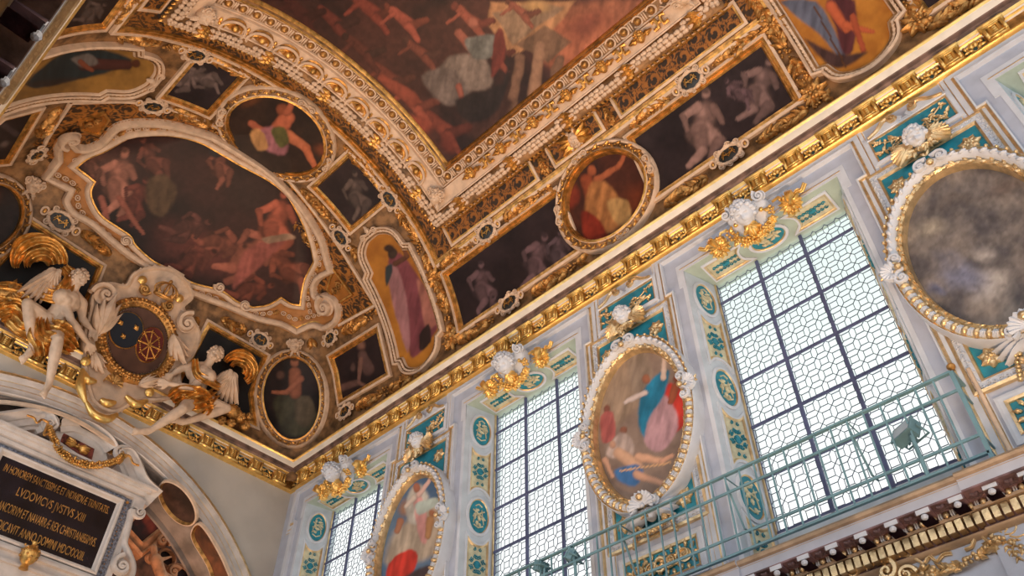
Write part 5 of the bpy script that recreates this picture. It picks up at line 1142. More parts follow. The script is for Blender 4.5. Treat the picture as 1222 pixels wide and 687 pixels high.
arcsl(mb, [(-16, 498), (8, 495), (30, 492), (48, 493), (60, 500), (66, 512)], .34)
mb.build('pediment_scroll_moulding', [warmw], tb); mb = MB()
arcsl(mb, [(66, 503), (85, 502), (102, 507), (118, 516), (130, 527), (136, 537)], .30)
mb.build('pediment_scroll_moulding', [warmw], tb)
mb = MB()
for c, s, a0 in (((138, 546), 1, 60), ((53, 511), -1, 90)):
    P, N_ = SP_(np.array([c])); mb.tpl(spiral(1.8, .16, .03, 30, .042, .10, s, 0, math.radians(a0)), frame(P[0]+(.14, 0, 0), (0, 1, 0), (1, 0, 0))); mb.build('volute', [warmw], tb); mb = MB()
for c, s, r, a0 in (((162, 615), 1, .13, 180), ((140, 679), 1, .20, 100)):
    P, N_ = SP_(np.array([c])); mb.tpl(spiral(1.8, r, .03, 30, r*.26, .12, s, 0, math.radians(a0)), frame(P[0]+(.08, 0, 0), (0, 1, 0), (1, 0, 0))); mb.build('volute', [warmw], tb); mb = MB()
q, n = SP_(spl([(155, 610), (150, 632), (146, 650), (152, 664), (156, 680), (150, 700)], 8)); sweep(mb, q, n, [(-.05, -.2, 0), (-.05, .10, 0), (-.02, .13, 0), (.02, .13, 0), (.05, .10, 0), (.05, -.2, 0)], False, out=(PX, 3.6, 7))
mb.build('side_console', [warmw], tb)
mb = MB(); cut(mb, [(66, 515), (100, 520), (125, 536), (128, 552), (104, 562), (62, 540)], SP_, .2, .05); mb.build('pediment_field', [warmw], tb, False)
mb = MB(); cut(mb, [(70, 528), (74, 518), (111, 537), (107, 553)], SP_, .1, .07); mb.build('red_marble_panel', [redp], tb, False)
mb = MB(); P, _ = SP_(np.array([(89, 535.5)])); X = frame(P[0]+(.10, 0, 0), (0, 1, -.1), (1, 0, 0), .2); mb.tpl(sph(8, 5, (.3, .16, .15)), X); mb.tpl(sph(6, 4, (.12, .1, .1), (.0, .2, .05)), X)
for s in (-1, 1):
    for k in (0, 18, -18): mb.tpl(LEAF, RZ((0 if s > 0 else 180)+k, X@RZ(0, None, (s*.15, .05, 0)), s=.95))
mb.build('gilt_bird', [gold], tb)
gl_ = thing('gilt_garland', 'gilt fruit garland with ribbons hanging between the scrolls of the tablet pediment', 'garland', SP_(np.array([(90, 550)]))[0][0]+(.3, 0, 0))
q, n = SP_(spl([(49, 513), (56, 530), (64, 545), (78, 556), (94, 561), (112, 561), (130, 556), (140, 549)], 8)); q = q+n*.24; mb = MB(); P, T, m_, st = resample(q, n, .045, False)
for i in range(len(P)):
    B = np.cross(m_[i], T[i]); w = .045*math.sin(PI*(i+1)/(len(P)+1))+.02
    for k in range(5): mb.tpl(BALL, frame(P[i]+B*rnd.uniform(-w, w)+m_[i]*rnd.uniform(0, w), T[i], m_[i], rnd.uniform(.016, .028)))
    for s in (-1, 1): mb.tpl(LEAF, RZ(s*50, frame(P[i], T[i], m_[i], .09)))
mb.build('fruit_swag', [gold], gl_); mb = MB()
for P_ in ([(24, 503), (32, 506), (36, 512), (42, 508), (50, 512)], [(49, 513), (44, 526), (52, 524), (56, 530)], [(138, 549), (146, 551), (150, 559), (157, 562)], [(138, 550), (133, 560), (138, 556)]):
    q, n = SP_(spl(P_, 6)); mb = MB(); tube(mb, q+n*.26, .02, 6); mb.build('ribbon', [golda], gl_)
# lettering
def text(s, y0, y1, z, h, name):
    cu = bpy.data.curves.new(name, 'FONT'); cu.body = s; cu.size = 1; cu.extrude = .004; o = bpy.data.objects.new(name, cu); C.objects.link(o)
    dg = bpy.context.evaluated_depsgraph_get(); me = bpy.data.meshes.new_from_object(o.evaluated_get(dg)); bpy.data.objects.remove(o)
    V = np.empty(len(me.vertices)*3); me.vertices.foreach_get('co', V); V = V.reshape(-1, 3); w = V[:, 0].max()-V[:, 0].min(); hh = .69
    V[:, 0] = (V[:, 0]-V[:, 0].min())/w*(y1-y0); V[:, 1] *= h/hh; 
    G = np.stack([np.full(len(V), PX+.033)+V[:, 2], y0+V[:, 0], z+V[:, 1]], -1); me.vertices.foreach_set('co', G.astype(np.float32).ravel()); me.materials.clear(); me.materials.append(gold); me.update()
    return link(name, me, tb)
for s, y0, y1, z, h in [('IN HONOREM SANCTISSIM\u00c6 ET INDIVIDV\u00c6 TRINITATIS.', 2.64, 4.46, 7.70, .135), ('LVDOVICVS JVSTVS XIII', 2.98, 4.13, 7.40, .15), ('FRANCORVM ET NAVARR\u00c6 REX CHRISTIANISSIMVS.', 2.74, 4.46, 7.08, .15), ('DEDICAVIT ANNO DOMINI MDCXXXIII.', 2.83, 4.36, 6.79, .15)]: text(s, y0, y1, z, h, 'inscription')
gv = thing('gilt_vase', 'small gilt pine-cone vase at the lower edge of the tablet, bottom left of the view', 'vase', SP_(np.array([(28, 668)]))[0][0]+(.25, 0, 0)); mb = MB(); P = SP_(np.array([(27, 668)]))[0][0]+(.25, 0, 0)
pr = [(0, -.25), (.07, -.24), (.05, -.17), (.11, -.10), (.14, .0), (.12, .08), (.06, .13), (.03, .16), (.045, .20), (0, .24)]; a = np.linspace(0, 2*PI, 17)[:-1]
V = np.array([[(P[0]+r*math.cos(b), P[1]+r*math.sin(b), P[2]+h) for b in a] for r, h in pr]).reshape(-1, 3); mb.add(V, gridf(len(pr), 16, cv=True)); mb.build('vase_body', [gold], gv)
mb = MB()
for k in range(24):
    b = k*2.4; h = -.08+.2*k/24; mb.tpl(BALL, frame(P+np.array([.13*math.cos(b), .13*math.sin(b), h]), (1, 0, 0), (0, 0, 1), .022))
mb.build('scales', [golda], gv)
# arch soffit ornaments: oval and long painted panels with pinkish borders
def SA(P, off=0., r=4.61):
    D = rays(P); r = r-off; a = D[..., 1]**2+D[..., 2]**2; b = -2*(D[..., 1]*AC+D[..., 2]*AZ); c = AC**2+AZ**2-r*r; t = (-b+np.sqrt(b*b-4*a*c))/(2*a); Q = D*t[..., None]
    N = np.stack([0*Q[..., 0], AC-Q[..., 1], AZ-Q[..., 2]], -1); return Q, N/np.linalg.norm(N, axis=-1, keepdims=True)
def spanel(P, rgb, label, nm='soffit_painting'):
    q, n = SA(P); t_ = thing(nm, label, 'panel', q.mean(0), 'painted panels under the arch'); mb = MB(); V = np.vstack([q+n*.012, (q+n*.012).mean(0)[None]]); k = len(q)
    P = np.asarray(P, float); cp_ = P.mean(0); rr = np.linspace(0, 1, 14)[:, None, None]; G = cp_+(P[None]-cp_)*rr; q3, n3 = SA(G.reshape(-1, 2)); q3 = q3+n3*.012
    c_m = MB(); c_m.add(q3, gridf(14, k, cv=True)); me = c_m.mesh('canvas', oil); pj = G.reshape(-1, 2); cl = paintf([rgb, tuple(v*.55 for v in rgb)], [], 2, .1, .5, .12)(pj[:, 0], pj[:, 1])
    at = me.color_attributes.new('paint', 'FLOAT_COLOR', 'POINT'); at.data.foreach_set('color', np.c_[cl, np.ones(len(cl))].astype(np.float32).ravel()); link('canvas', me, t_)
    sweep(mb, q, n, [(.03, 0, 0), (.03, .06, 0), (0, .07, 1), (-.02, .03, 1), (-.03, .0, 1)]); mb.build('border', [cream, golda], t_); return t_
spanel(ell(214, 598.5, 30, 15.5, 53, 40), (74, 52, 44), 'dark oval panel with a pinkish border under the arch, right of the tablet pediment')
spanel(ring([(238, 624), (248, 632), (262, 655), (272, 676), (280, 700), (262, 700), (250, 672), (232, 640)], 5), (110, 60, 34), 'long brown painted panel under the arch, below the dark oval panel')
spanel(ring([(-10, 478), (30, 481), (70, 491), (104, 507), (150, 538), (140, 541), (100, 518), (60, 500), (20, 492), (-10, 490)], 4), (62, 52, 46), 'long grey brown panel at the crown of the arch above the tablet pediment')
# framed painting and stucco of the vault beyond the arch
SB = plane(0, XW-2.1)
bp_ = thing('recess_painting', 'small red painting in a square orange frame beyond the arch', 'painting', SB(np.array([(176, 622)]))[0][0])
q, n = SB(poly([(150, 630), (176, 600), (201, 622), (167, 649)], 4)); canvas('canvas', q, n, paintf([(92, 30, 18), (48, 18, 12)], [('l', 172, 612, 6, 182, 632, 7, (120, 44, 28)), ('e', 176, 616, 6, 6, 0, (140, 60, 36), .6)], 2, .1, .4, .08), bp_, .03, flat=(0, XW-2.09))
orange = mat('orange_stucco', (.50, .22, .10), .55, .1, .2, 6, .2, 30)
mb = MB(); sweep(mb, q, n, [(.22, -.1, 0), (.22, .10, 0), (.17, .14, 0), (.13, .08, 0), (.06, .10, 0), (.02, .14, 0), (-.02, .05, 0)]); mb.build('frame', [orange], bp_, False)
rs = thing('stucco_relief', 'orange stucco relief of scrolls and figures beyond the arch, below the small painting', 'relief', SB(np.array([(210, 660)]))[0][0])
mb = MB()
for (x_, y_, r, s, a0) in [(190, 648, .17, 1, 0), (227, 663, .20, -1, 60), (214, 650, .1, 1, 90), (176, 668, .13, -1, 0), (203, 685, .16, 1, 40), (236, 684, .14, -1, 0), (215, 622, .12, 1, 0), (232, 640, .1, -1, 30)]:
    P, _ = SB(np.array([(x_, y_)])); mb.tpl(spiral(1.6, r, r*.15, 26, r*.3, .15, s, 0, math.radians(a0)), frame(P[0]+(.05, 0, 0), (0, 1, 0), (1, 0, 0)))
P, _ = SB(spl([(205, 610), (222, 622), (236, 645), (250, 675), (256, 700)], 8)); P2 = np.tile([1., 0, 0], (len(P), 1)); sweep(mb, P, P2, [(.18, -.1, 0), (.18, .10, 0), (.1, .14, 0), (.05, .06, 0), (-.05, .12, 0), (-.1, .0, 0)], False, out=(XW-2, AC, AZ)); mb.build('scrollwork', [orange], rs)
def px3(x_, y_, o): return SB(np.array([(x_, y_)]))[0][0]+np.array([o, 0, 0])
for F_ in ([((205, 648), .13, (212, 664), .12), ((205, 640), .075, (204, 632), .085), ((207, 646), .05, (196, 654), .035), ((212, 664), .09, (224, 670), .06), ((210, 646), .05, (220, 652), .035)], [((180, 672), .12, (186, 690), .11), ((178, 664), .07, (177, 657), .075), ((184, 672), .05, (198, 668), .03), ((186, 688), .08, (200, 694), .05)]):
    body('stucco_figure', [(px3(*a, .2), r1, px3(*b, .2), r2) for a, r1, b, r2 in F_], rs, orange, .03, 3)
for (e_, lab) in [((197, 667, 8, 11, -30), 'a'), ((211, 684, 14, 8, 20), 'b')]:
    q, n = SB(ell(*e_, 28)); mb = MB(); sweep(mb, q, n, [(.03, -.05, 0), (.03, .1, 0), (0, .12, 0), (-.03, .04, 0)]); mb.build('oval_border', [orange], rs); canvas('dark_field', q, n, paintf([(50, 20, 16), (30, 14, 12)], []), rs, .04, flat=(0, XW-2.08))
rl = bpy.data.lights.new('recess_lamp', 'POINT'); rl.energy = 55; rl.color = (1, .5, .25); rl.shadow_soft_size = .3; ro = bpy.data.objects.new('recess_lamp', rl); C.objects.link(ro); ro.location = (XW-1.2, 5.6, 6.6)
# ------------------------------------------------------------ long wall: windows
WM = [stone, goldp, lilac, sage, bluegrey]
def wx(P, y): P = np.asarray(P, float); return np.stack([P[:, 0], np.full(len(P), y), P[:, 1]], -1)
NW = lambda k: np.tile([0., -1, 0], (k, 1))
def win_parts(t_):
    # everything in the local space of the window: x along, y into the wall, z up
    ZT = 9.40; P = poly([(-1.44, ZB), (-1.44, 8.74), (-1.56, 8.74), (-1.56, ZT), (1.56, ZT), (1.56, 8.74), (1.44, 8.74), (1.44, ZB)], 1, False)
    q = wx(P, 0); mb = MB(); sweep(mb, q, NW(len(q)), [(0, 0, 0), (0, .07, 0), (.02, .075, 0), (.025, .05, 1), (.055, .05, 1), (.06, .035, 0), (.125, .035, 0), (.125, .025, 1), (.137, .025, 1), (.138, .02, 0), (.185, .02, 0), (.185, .012, 1), (.196, .012, 1), (.197, .01, 0), (.21, .008, 0)], False, out=(0, 0, 30), flip=False)
    local('surround', mb, WM, t_, False)
    mb = MB()      # white faces between the stepped lines and the opening
    mb.box((-1.36, -.008, ZA), (1.36, .0, ZT-.19)); mb.box((-1.30, -.008, ZB), (-HW, 0, ZA)); mb.box((HW, -.008, ZB), (1.30, 0, ZA)); mb.box((-1.36, -.0075, ZA-.3), (-HW, 0, ZA)); mb.box((HW, -.0075, ZA-.3), (1.36, 0, ZA))
    for z in (ZA+.05,): mb.box((-HW-.06, -.016, z), (HW+.06, -.007, z+.01), 1)
    local('inner_face', mb, WM, t_, False)
    D = GY-YW; mb = MB()
    V = np.array([(-HW, 0, ZB), (-HG, D, ZB), (-HG, D, ZA-.03), (-HW, 0, ZA), (HW, 0, ZB), (HG, D, ZB), (HG, D, ZA-.03), (HW, 0, ZA)])
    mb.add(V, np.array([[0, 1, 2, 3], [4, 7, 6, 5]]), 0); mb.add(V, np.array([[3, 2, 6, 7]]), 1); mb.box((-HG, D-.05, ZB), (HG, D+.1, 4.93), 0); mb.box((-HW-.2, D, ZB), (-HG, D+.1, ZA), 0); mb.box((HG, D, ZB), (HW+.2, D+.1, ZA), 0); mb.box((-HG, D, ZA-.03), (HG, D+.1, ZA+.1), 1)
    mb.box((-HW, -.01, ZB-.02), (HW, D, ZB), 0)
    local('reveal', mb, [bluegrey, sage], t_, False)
    # painted ovals and panels of the reveals
    for side in (-1, 1):
        a = np.array([side*HW, 0, 0]); b = np.array([side*HG, D, 0]); T = (b-a)/np.linalg.norm(b-a); N = np.cross(T, [0, 0, 1.])*(-side); N = N if N[0]*side < 0 else -N; L = np.linalg.norm(b-a); mid = (a+b)/2
        def on(P, lift=0): P = np.asarray(P, float); return mid+P[:, :1]*T+np.array([0, 0, 1.])*P[:, 1:2]+N*lift
        for z in (8.60, 6.97, 5.34):
            P = ell(0, z, .175, .30, 0, 32); mb = MB(); sweep(mb, on(P), np.tile(N, (32, 1)), [(.045, 0, 0), (.045, .02, 0), (.02, .03, 0), (0, .025, 1), (-.012, .01, 1), (-.02, .0, 1)]); 
            k = len(P); mb.add(np.vstack([on(P, .006), on([(0, z)], .006)]), np.array([[i, (i+1) % k, k] for i in range(k)]), 2)
            for S in ([(-.09, -.13), (-.05, .12), (0, -.1), (.05, .12), (.09, -.13)], [(-.10, .10), (.10, -.02)], [(.10, .10), (-.10, -.02)], [(-.08, -.16), (0, -.2), (.08, -.16)], [(-.06, .17), (0, .21), (.06, .17)]):
                tube(mb, on([(x_, z+y_) for x_, y_ in S], .012), .012, 5, 3)
            for i in range(8): mb.tpl(LEAF, RZ(rnd.uniform(0, 360), frame(on([(rnd.uniform(-.07, .07), z+rnd.uniform(-.15, .15))], .008)[0], T, N, .09)), 3)
            local('reveal_oval', mb, [stone, goldp, teal, panelgold], t_)
        for z in (7.785, 6.155, 4.62):
            h = .43; P = segs([[(-.18, z-h), (-.1, z-h+.09), (0, z-h+.12), (.1, z-h+.09), (.18, z-h)], [(.18, z-h), (.18, z+h)], [(.18, z+h), (.1, z+h-.09), (0, z+h-.12), (-.1, z+h-.09), (-.18, z+h)], [(-.18, z+h), (-.18, z-h)]], 3)
            if z < 5: P[:, 1] = np.maximum(P[:, 1], ZB+.03)
            mb = MB(); sweep(mb, on(P), np.tile(N, (len(P), 1)), [(.03, 0, 0), (.03, .02, 0), (.0, .028, 1), (-.02, .02, 1), (-.03, .008, 1)]); mb.add(on(P, .006), np.arange(len(P))[None, :], 2)
            X = frame(on([(0, z)], .01)[0], T, N); mb.tpl(sph(12, 4, (.06, .075, .012)), X, 3)
            for i in range(6):
                for s in (-1, 1): a_ = i*60; mb.tpl(spiral(1.1, .035, .01, 12, .009, .01, s, 0, 0, False), RZ(a_, X)@RZ(0, None, (.10*1, s*.035, 0)), 3)
            for i in range(5):
                for s in (-1, 1): mb.tpl(spiral(1.1, .03, .01, 12, .008, .01, s, 0, 0, False), X@RZ(90, None, (s*.05, (i-2)*.12, 0)), 3)
            local('reveal_panel', mb, [stone, goldp, panelgold, teal], t_)
    def on(P, lift=0): P = np.asarray(P, float); return np.stack([P[:, 0], P[:, 1], ZA-.03*P[:, 1]/D-lift+0*P[:, 0]], -1)
    N = np.array([0, 0, -1.])
    P = ell(0, .29, .26, .165, 0, 32); mb = MB(); sweep(mb, on(P), np.tile(N, (32, 1)), [(.045, 0, 0), (.045, .02, 0), (.02, .03, 0), (0, .025, 1), (-.012, .01, 1), (-.02, .0, 1)]); mb.add(np.vstack([on(P, .006), on([(0, .29)], .006)]), np.array([[i, (i+1) % 32, 32] for i in range(32)]), 2)
    for i in range(14): mb.tpl(LEAF, RZ(rnd.uniform(0, 360), frame(on([(rnd.uniform(-.14, .14), .29+rnd.uniform(-.07, .07))], .008)[0], (1, 0, 0), N, .10)), 3)
    local('soffit_oval', mb, [stone, goldp, teal, panelgold], t_)
    for s in (-1, 1):
        P = segs([[(s*.38, .12), (s*.46, .2), (s*.48, .29), (s*.46, .38), (s*.38, .46)], [(s*.38, .46), (s*.98, .46)], [(s*.98, .46), (s*.98, .12)], [(s*.98, .12), (s*.38, .12)]], 3)
        mb = MB(); sweep(mb, on(P), np.tile(N, (len(P), 1)), [(.03, 0, 0), (.03, .02, 0), (.0, .028, 1), (-.02, .02, 1), (-.03, .008, 1)]); mb.add(on(P, .006), np.arange(len(P))[None, :], 2)
        X = frame(on([(s*.70, .29)], .01)[0], (1, 0, 0), N)
        for i in range(7):
            for k in (-1, 1): mb.tpl(spiral(1.1, .032, .01, 12, .009, .01, k, 0, 0, False), X@RZ(0, None, ((i-3)*.06, k*.04, 0)), 3)
        mb.tpl(sph(12, 4, (.07, .04, .012)), X, 3)
        local('soffit_panel', mb, [stone, goldp, panelgold, teal], t_)
    # leaded glazing
    mb = MB(); V = np.array([(-HG, D, 4.93), (HG, D, 4.93), (HG, D, ZA), (-HG, D, ZA)]); mb.add(V, np.array([[0, 1, 2, 3]])); local('glass', mb, [glass], t_, False)
    mb = MB(); cw = 2*HG/12; chh = .737/4; y = D-.012
    def bar(x0, z0, x1, z1, w=.0065, m=0):
        d = np.array([x1-x0, z1-z0]); L = np.hypot(*d)+1e-9; nrm = np.array([-d[1], d[0]])/L*w/2
        A = [(x0+nrm[0], z0+nrm[1]), (x1+nrm[0], z1+nrm[1]), (x1-nrm[0], z1-nrm[1]), (x0-nrm[0], z0-nrm[1])]
        V = np.array([(a, y, b) for a, b in A]+[(a, y+.01, b) for a, b in A]); mb.add(V, np.array([[0, 1, 2, 3], [4, 7, 6, 5], [0, 4, 5, 1], [1, 5, 6, 2], [2, 6, 7, 3], [3, 7, 4, 0]]), m)
    zb = 8.63; k0 = int((4.93-zb)/chh)-1; sx_, sz_ = cw*.29, chh*.27
    for i in range(12):
        for j in range(k0, 3):
            cx, cz = -HG+cw*(i+.5), zb+chh*(j+.5)
            if cz+chh*.5 > ZA or cz-chh*.5 < 4.9: continue
            bar(cx-sx_, cz-sz_, cx+sx_, cz-sz_); bar(cx-sx_, cz+sz_, cx+sx_, cz+sz_); bar(cx-sx_, cz-sz_, cx-sx_, cz+sz_); bar(cx+sx_, cz-sz_, cx+sx_, cz+sz_)
            for a in (-1, 1):
                for b in (-1, 1): bar(cx+a*sx_, cz+b*sz_, cx+a*cw/2, cz+b*chh/2)
    local('lead_cames', mb, [lead], t_, False)
    mb = MB()
    for x_ in (-HG/3, HG/3): mb.box((x_-.022, D-.05, 4.9), (x_+.022, D-.015, ZA))
    for j in range(-5, 1): z = 8.63+.737*j; mb.box((-HG, D-.045, z-.018), (HG, D-.02, z+.018))
    mb.box((-HG-.01, D-.03, 4.9), (-HG+.015, D, ZA)); mb.box((HG-.015, D-.03, 4.9), (HG+.01, D, ZA))
    local('iron_bars', mb, [iron], t_, False)
    mb = MB(); 
    for s in (-1, 1): mb.box((s*HG-s*.0-.012, D-.055, 4.93), (s*HG+.012, D-.03, ZA-.03))
    local('gilt_edge', mb, [goldp], t_, False)
wins = []
for i, c in enumerate(WC):
    X = np.eye(4); X[0, 3] = c; X[1, 3] = YW
    if i == 0:
        w0 = bpy.data.objects.new('window_1', None); C.objects.link(w0); w0.matrix_world = Matrix([list(map(float, r)) for r in X]); PM['window_1'] = w0.matrix_world.copy(); win_parts(w0); w0['kind'] = 'structure'
    else: w = copy_tree(w0, X); w.name = 'window_%d' % (i+1)
# ---- keystone masks over the windows
KSG = 1
def keystone():
    t_ = thing('keystone_mask', 'x', 'mask'); mb = MB(); Xf = RZ(0, None, (0, .02, .30), .185); ct, st_ = math.cos(.38), math.sin(.38); Rx = np.eye(4); Rx[1:3, 1:3] = [[ct, -st_], [st_, ct]]; Xf = Xf@np.linalg.inv(Rx) if KSG < 0 else Xf@Rx
    mb.tpl(face(0, 1, 150, 9), Xf); local('head', mb, [stone], t_); mb = MB()
    a = ring([(-.24, .17), (-.12, .10), (0, .13), (.12, .10), (.24, .17), (.30, .05), (.24, -.12), (.12, -.26), (0, -.30), (-.12, -.26), (-.24, -.12), (-.30, .05)], 4); k = len(a)
    V = np.vstack([np.c_[a, np.zeros(k)], np.c_[a*.98, np.full(k, .16)], np.c_[a*.88, np.full(k, .19)]]); i = np.arange(k); j = (i+1) % k
    mb.add(V, [np.stack([i, j, j+k, i+k], -1), np.stack([i+k, j+k, j+2*k, i+2*k], -1), (i+2*k)[None, :]])
    for s in (-1, 1): mb.tpl(spiral(1.7, .10, .02, 26, .03, .12, s, 0, PI/2+s*.4), RZ(0, None, (s*.26, .17, .12)))
    local('cartouche', mb, [stone], t_); mb = MB()
    for s in (-1, 1):
        mb.tpl(sph(10, 6, (.035, .035, .03), (s*.20, -.02, .19)))
        for q in (-60, -35, -10): mb.tpl(LEAF, RZ(-90+s*q*.9, None, (s*.04, -.12, .28), .22))
    t = np.linspace(-1, 1, 25)
    for x_ in t:
        p = np.array([x_*.31, -.10-.24*math.sqrt(max(0, 1-x_*x_)), .2])
        for q in range(7): mb.tpl(BALL, RZ(0, None, p+np.array([rnd.uniform(-.05, .05), rnd.uniform(-.05, .05), rnd.uniform(-.02, .08)]), rnd.uniform(.018, .034)))
        mb.tpl(LEAF, RZ(rnd.uniform(0, 360), None, p+(0, 0, .03), .11))
    local('fruit_festoon', mb, [goldb], t_)
    for s in (-1, 1):
        mb = MB(); c = np.array([s*.56, -.16, .10])
        for q in range(14): mb.tpl(LEAF, RZ(q*26, None, c+(0, 0, .03), .17))
        for q in range(34): mb.tpl(BALL, RZ(0, None, c+np.array([rnd.uniform(-.10, .10), rnd.uniform(-.13, .13), rnd.uniform(.0, .09)]), rnd.uniform(.02, .036)))
        for q in range(5): mb.tpl(leaf(.2, .05, 0, .3, .1), RZ(90+s*(q-2)*7-s*20, None, c+(0, -.02, .11)))
        tube(mb, np.array([(s*.36, .02, .10), (s*.46, .02, .12), (s*.52, -.06, .12)]), .022, 6)
        q_ = np.array([c+(s*.06, .06, 0), c+(s*.14, .12, .02), c+(s*.20, .10, .02), c+(s*.28, .16, .02)]); cloth(mb, spl(q_, 4), .03, (0, 0, 1), 1, .012); 
        local('side_festoon', mb, [goldb], t_)
    return t_
ks = keystone(); KL = {0: 'over the nearest window', 1: 'over the second window, between two oval paintings', 2: 'over the window nearest the corner', 3: 'far right'}
for i, c in enumerate(WC[:3]):
    X = frame((c, YW-.05, 9.19), (1, 0, 0), (0, -1, -.12)); X[:3, 1] = [0, 0, 1]; X[:3, 2] = [0, -1, 0]; X[:3, 0] = [1, 0, 0]
    tl = np.eye(4); an = math.radians(-32); tl[1:3, 1:3] = [[math.cos(an), math.sin(an)], [-math.sin(an), math.cos(an)]]; X = X@tl
    X[:3, :3] *= 1.02; lab = 'white mask with gold fruit festoons '+KL[i]
    if i == 0: ks.matrix_world = Matrix([list(map(float, r)) for r in X]); ks['label'] = lab; ks['group'] = 'masks over the windows'
    else: copy_tree(ks, X, lab)
# ---- piers: teal oak panel, spandrel frame, oval painting, lower teal panel
f_mid = paintf([(150, 130, 116), (122, 103, 92)], [('p', [(705, 440), (740, 410), (770, 405), (775, 470), (730, 520), (700, 500)], (150, 128, 108), 12), ('p', [(745, 418), (772, 408), (782, 460), (756, 480)], (140, 122, 106), 8),
 ('p', [(775, 470), (800, 455), (818, 470), (820, 505), (800, 520), (785, 500)], (190, 58, 48), 4), ('p', [(766, 490), (786, 468), (802, 478), (812, 510), (790, 540), (768, 530)], (178, 140, 146), 4), ('p', [(764, 468), (782, 446), (800, 440), (795, 470), (776, 500), (770, 525), (760, 505)], (38, 118, 150), 4), ('e', 771, 452, 6, 7, 10, (150, 96, 72), .4), ('l', 770, 468, 4, 746, 480, 3, (196, 178, 170)), ('l', 792, 450, 4, 793, 428, 3, (200, 176, 160)), ('e', 793, 424, 3, 4, 0, (190, 132, 104), .4), ('e', 808, 452, 6, 7, 0, (128, 72, 52), .4), ('l', 806, 462, 6, 800, 480, 4, (146, 80, 56)),
 ('e', 724, 488, 5, 7, 0, (120, 74, 62), .5), ('p', [(716, 495), (732, 490), (736, 520), (718, 530)], (170, 92, 88), 3), ('e', 744, 513, 5, 6, 0, (130, 84, 66), .4), ('p', [(722, 538), (740, 514), (756, 524), (756, 545), (730, 548)], (180, 160, 150), 4), ('l', 738, 540, 8, 760, 556, 9, (196, 156, 128)), ('e', 731, 530, 5, 6, 0, (182, 140, 116), .4), ('l', 762, 545, 6, 790, 550, 5, (200, 156, 128)), ('l', 790, 550, 4, 802, 544, 3, (196, 150, 124)), ('p', [(732, 560), (758, 552), (770, 562), (758, 582), (736, 574)], (64, 110, 160), 4), ('l', 760, 566, 6, 794, 578, 4, (194, 150, 124)), ('l', 722, 548, 4, 730, 568, 3, (186, 144, 120)), ('e', 806, 560, 16, 14, 0, (120, 106, 96), .8), ('l', 740, 562, 1.3, 800, 552, 1.3, (200, 160, 120))], 1.3, .12, .12, .03)
f_left = paintf([(70, 100, 132), (96, 120, 144)], [('p', [(462, 640), (490, 612), (530, 596), (532, 660), (460, 680)], (180, 164, 144), 10), ('e', 484, 606, 12, 16, 20, (150, 112, 88), .8), ('p', [(482, 600), (490, 580), (504, 576), (514, 592), (508, 612), (498, 628), (484, 622)], (196, 190, 178), 5), ('p', [(492, 600), (504, 590), (512, 620), (510, 648), (500, 645)], (206, 150, 144), 3), ('e', 497, 582, 5, 7, 0, (160, 100, 80), .4), ('l', 500, 590, 4, 512, 574, 3, (206, 172, 160)), ('l', 494, 594, 4, 484, 604, 3, (200, 186, 172)), ('p', [(494, 600), (520, 592), (526, 600), (500, 616)], (170, 182, 172), 3), ('e', 516, 612, 5, 6, 0, (150, 100, 72), .5), ('l', 514, 620, 6, 510, 640, 4, (168, 124, 84)), ('l', 478, 622, 5, 474, 634, 4, (160, 110, 84)), ('p', [(462, 672), (486, 654), (500, 662), (490, 690), (462, 700)], (196, 58, 46), 3), ('p', [(480, 687), (510, 672), (524, 680), (520, 700), (480, 700)], (66, 54, 56), 5)], 1.2, .12, .12, .03)
f_big = paintf([(136, 126, 118), (84, 80, 82)], [('e', 1180, 340, 40, 34, 0, (168, 160, 152), 1.), ('e', 1110, 270, 34, 20, -20, (146, 136, 122), 1.), ('e', 1100, 200, 30, 18, 10, (120, 102, 88), 1.), ('e', 1200, 220, 40, 16, -15, (104, 92, 86), 1.), ('e', 1140, 240, 50, 9, -20, (100, 92, 88), 1.), ('e', 1150, 330, 50, 30, 20, (112, 114, 132), 1.), ('e', 1120, 345, 20, 12, 20, (90, 92, 112), 1.), ('e', 1175, 300, 30, 14, 5, (156, 148, 142), 1.)], 14, .03, .42, .035)
WV = [stone, goldp, goldp, lilac, navy]
OVT = [(.205, 0, 0), (.205, .14, 0), (.19, .17, 1), (.175, .15, 1), (.16, .16, 0), (.12, .20, 0), (.08, .17, 0), (.07, .10, 1), (.035, .13, 1), (.012, .10, 1), (.0, .11, 1), (-.012, .06, 1), (-.02, 0, 1)]
LB = {0: ('of cloudy grey sky at the right edge', 'at the right edge'), 1: ('of a healer in blue cloak above a reclining man', 'between the first and second windows'), 2: ('of a robed figure rising in clouds over red drapery', 'between the second and third windows')}
def rectw(x0, x1, z0, z1, y=YW, n=3): P = poly([(x0, z0), (x1, z0), (x1, z1), (x0, z1)], n); return wx(P, y), NW(len(P))
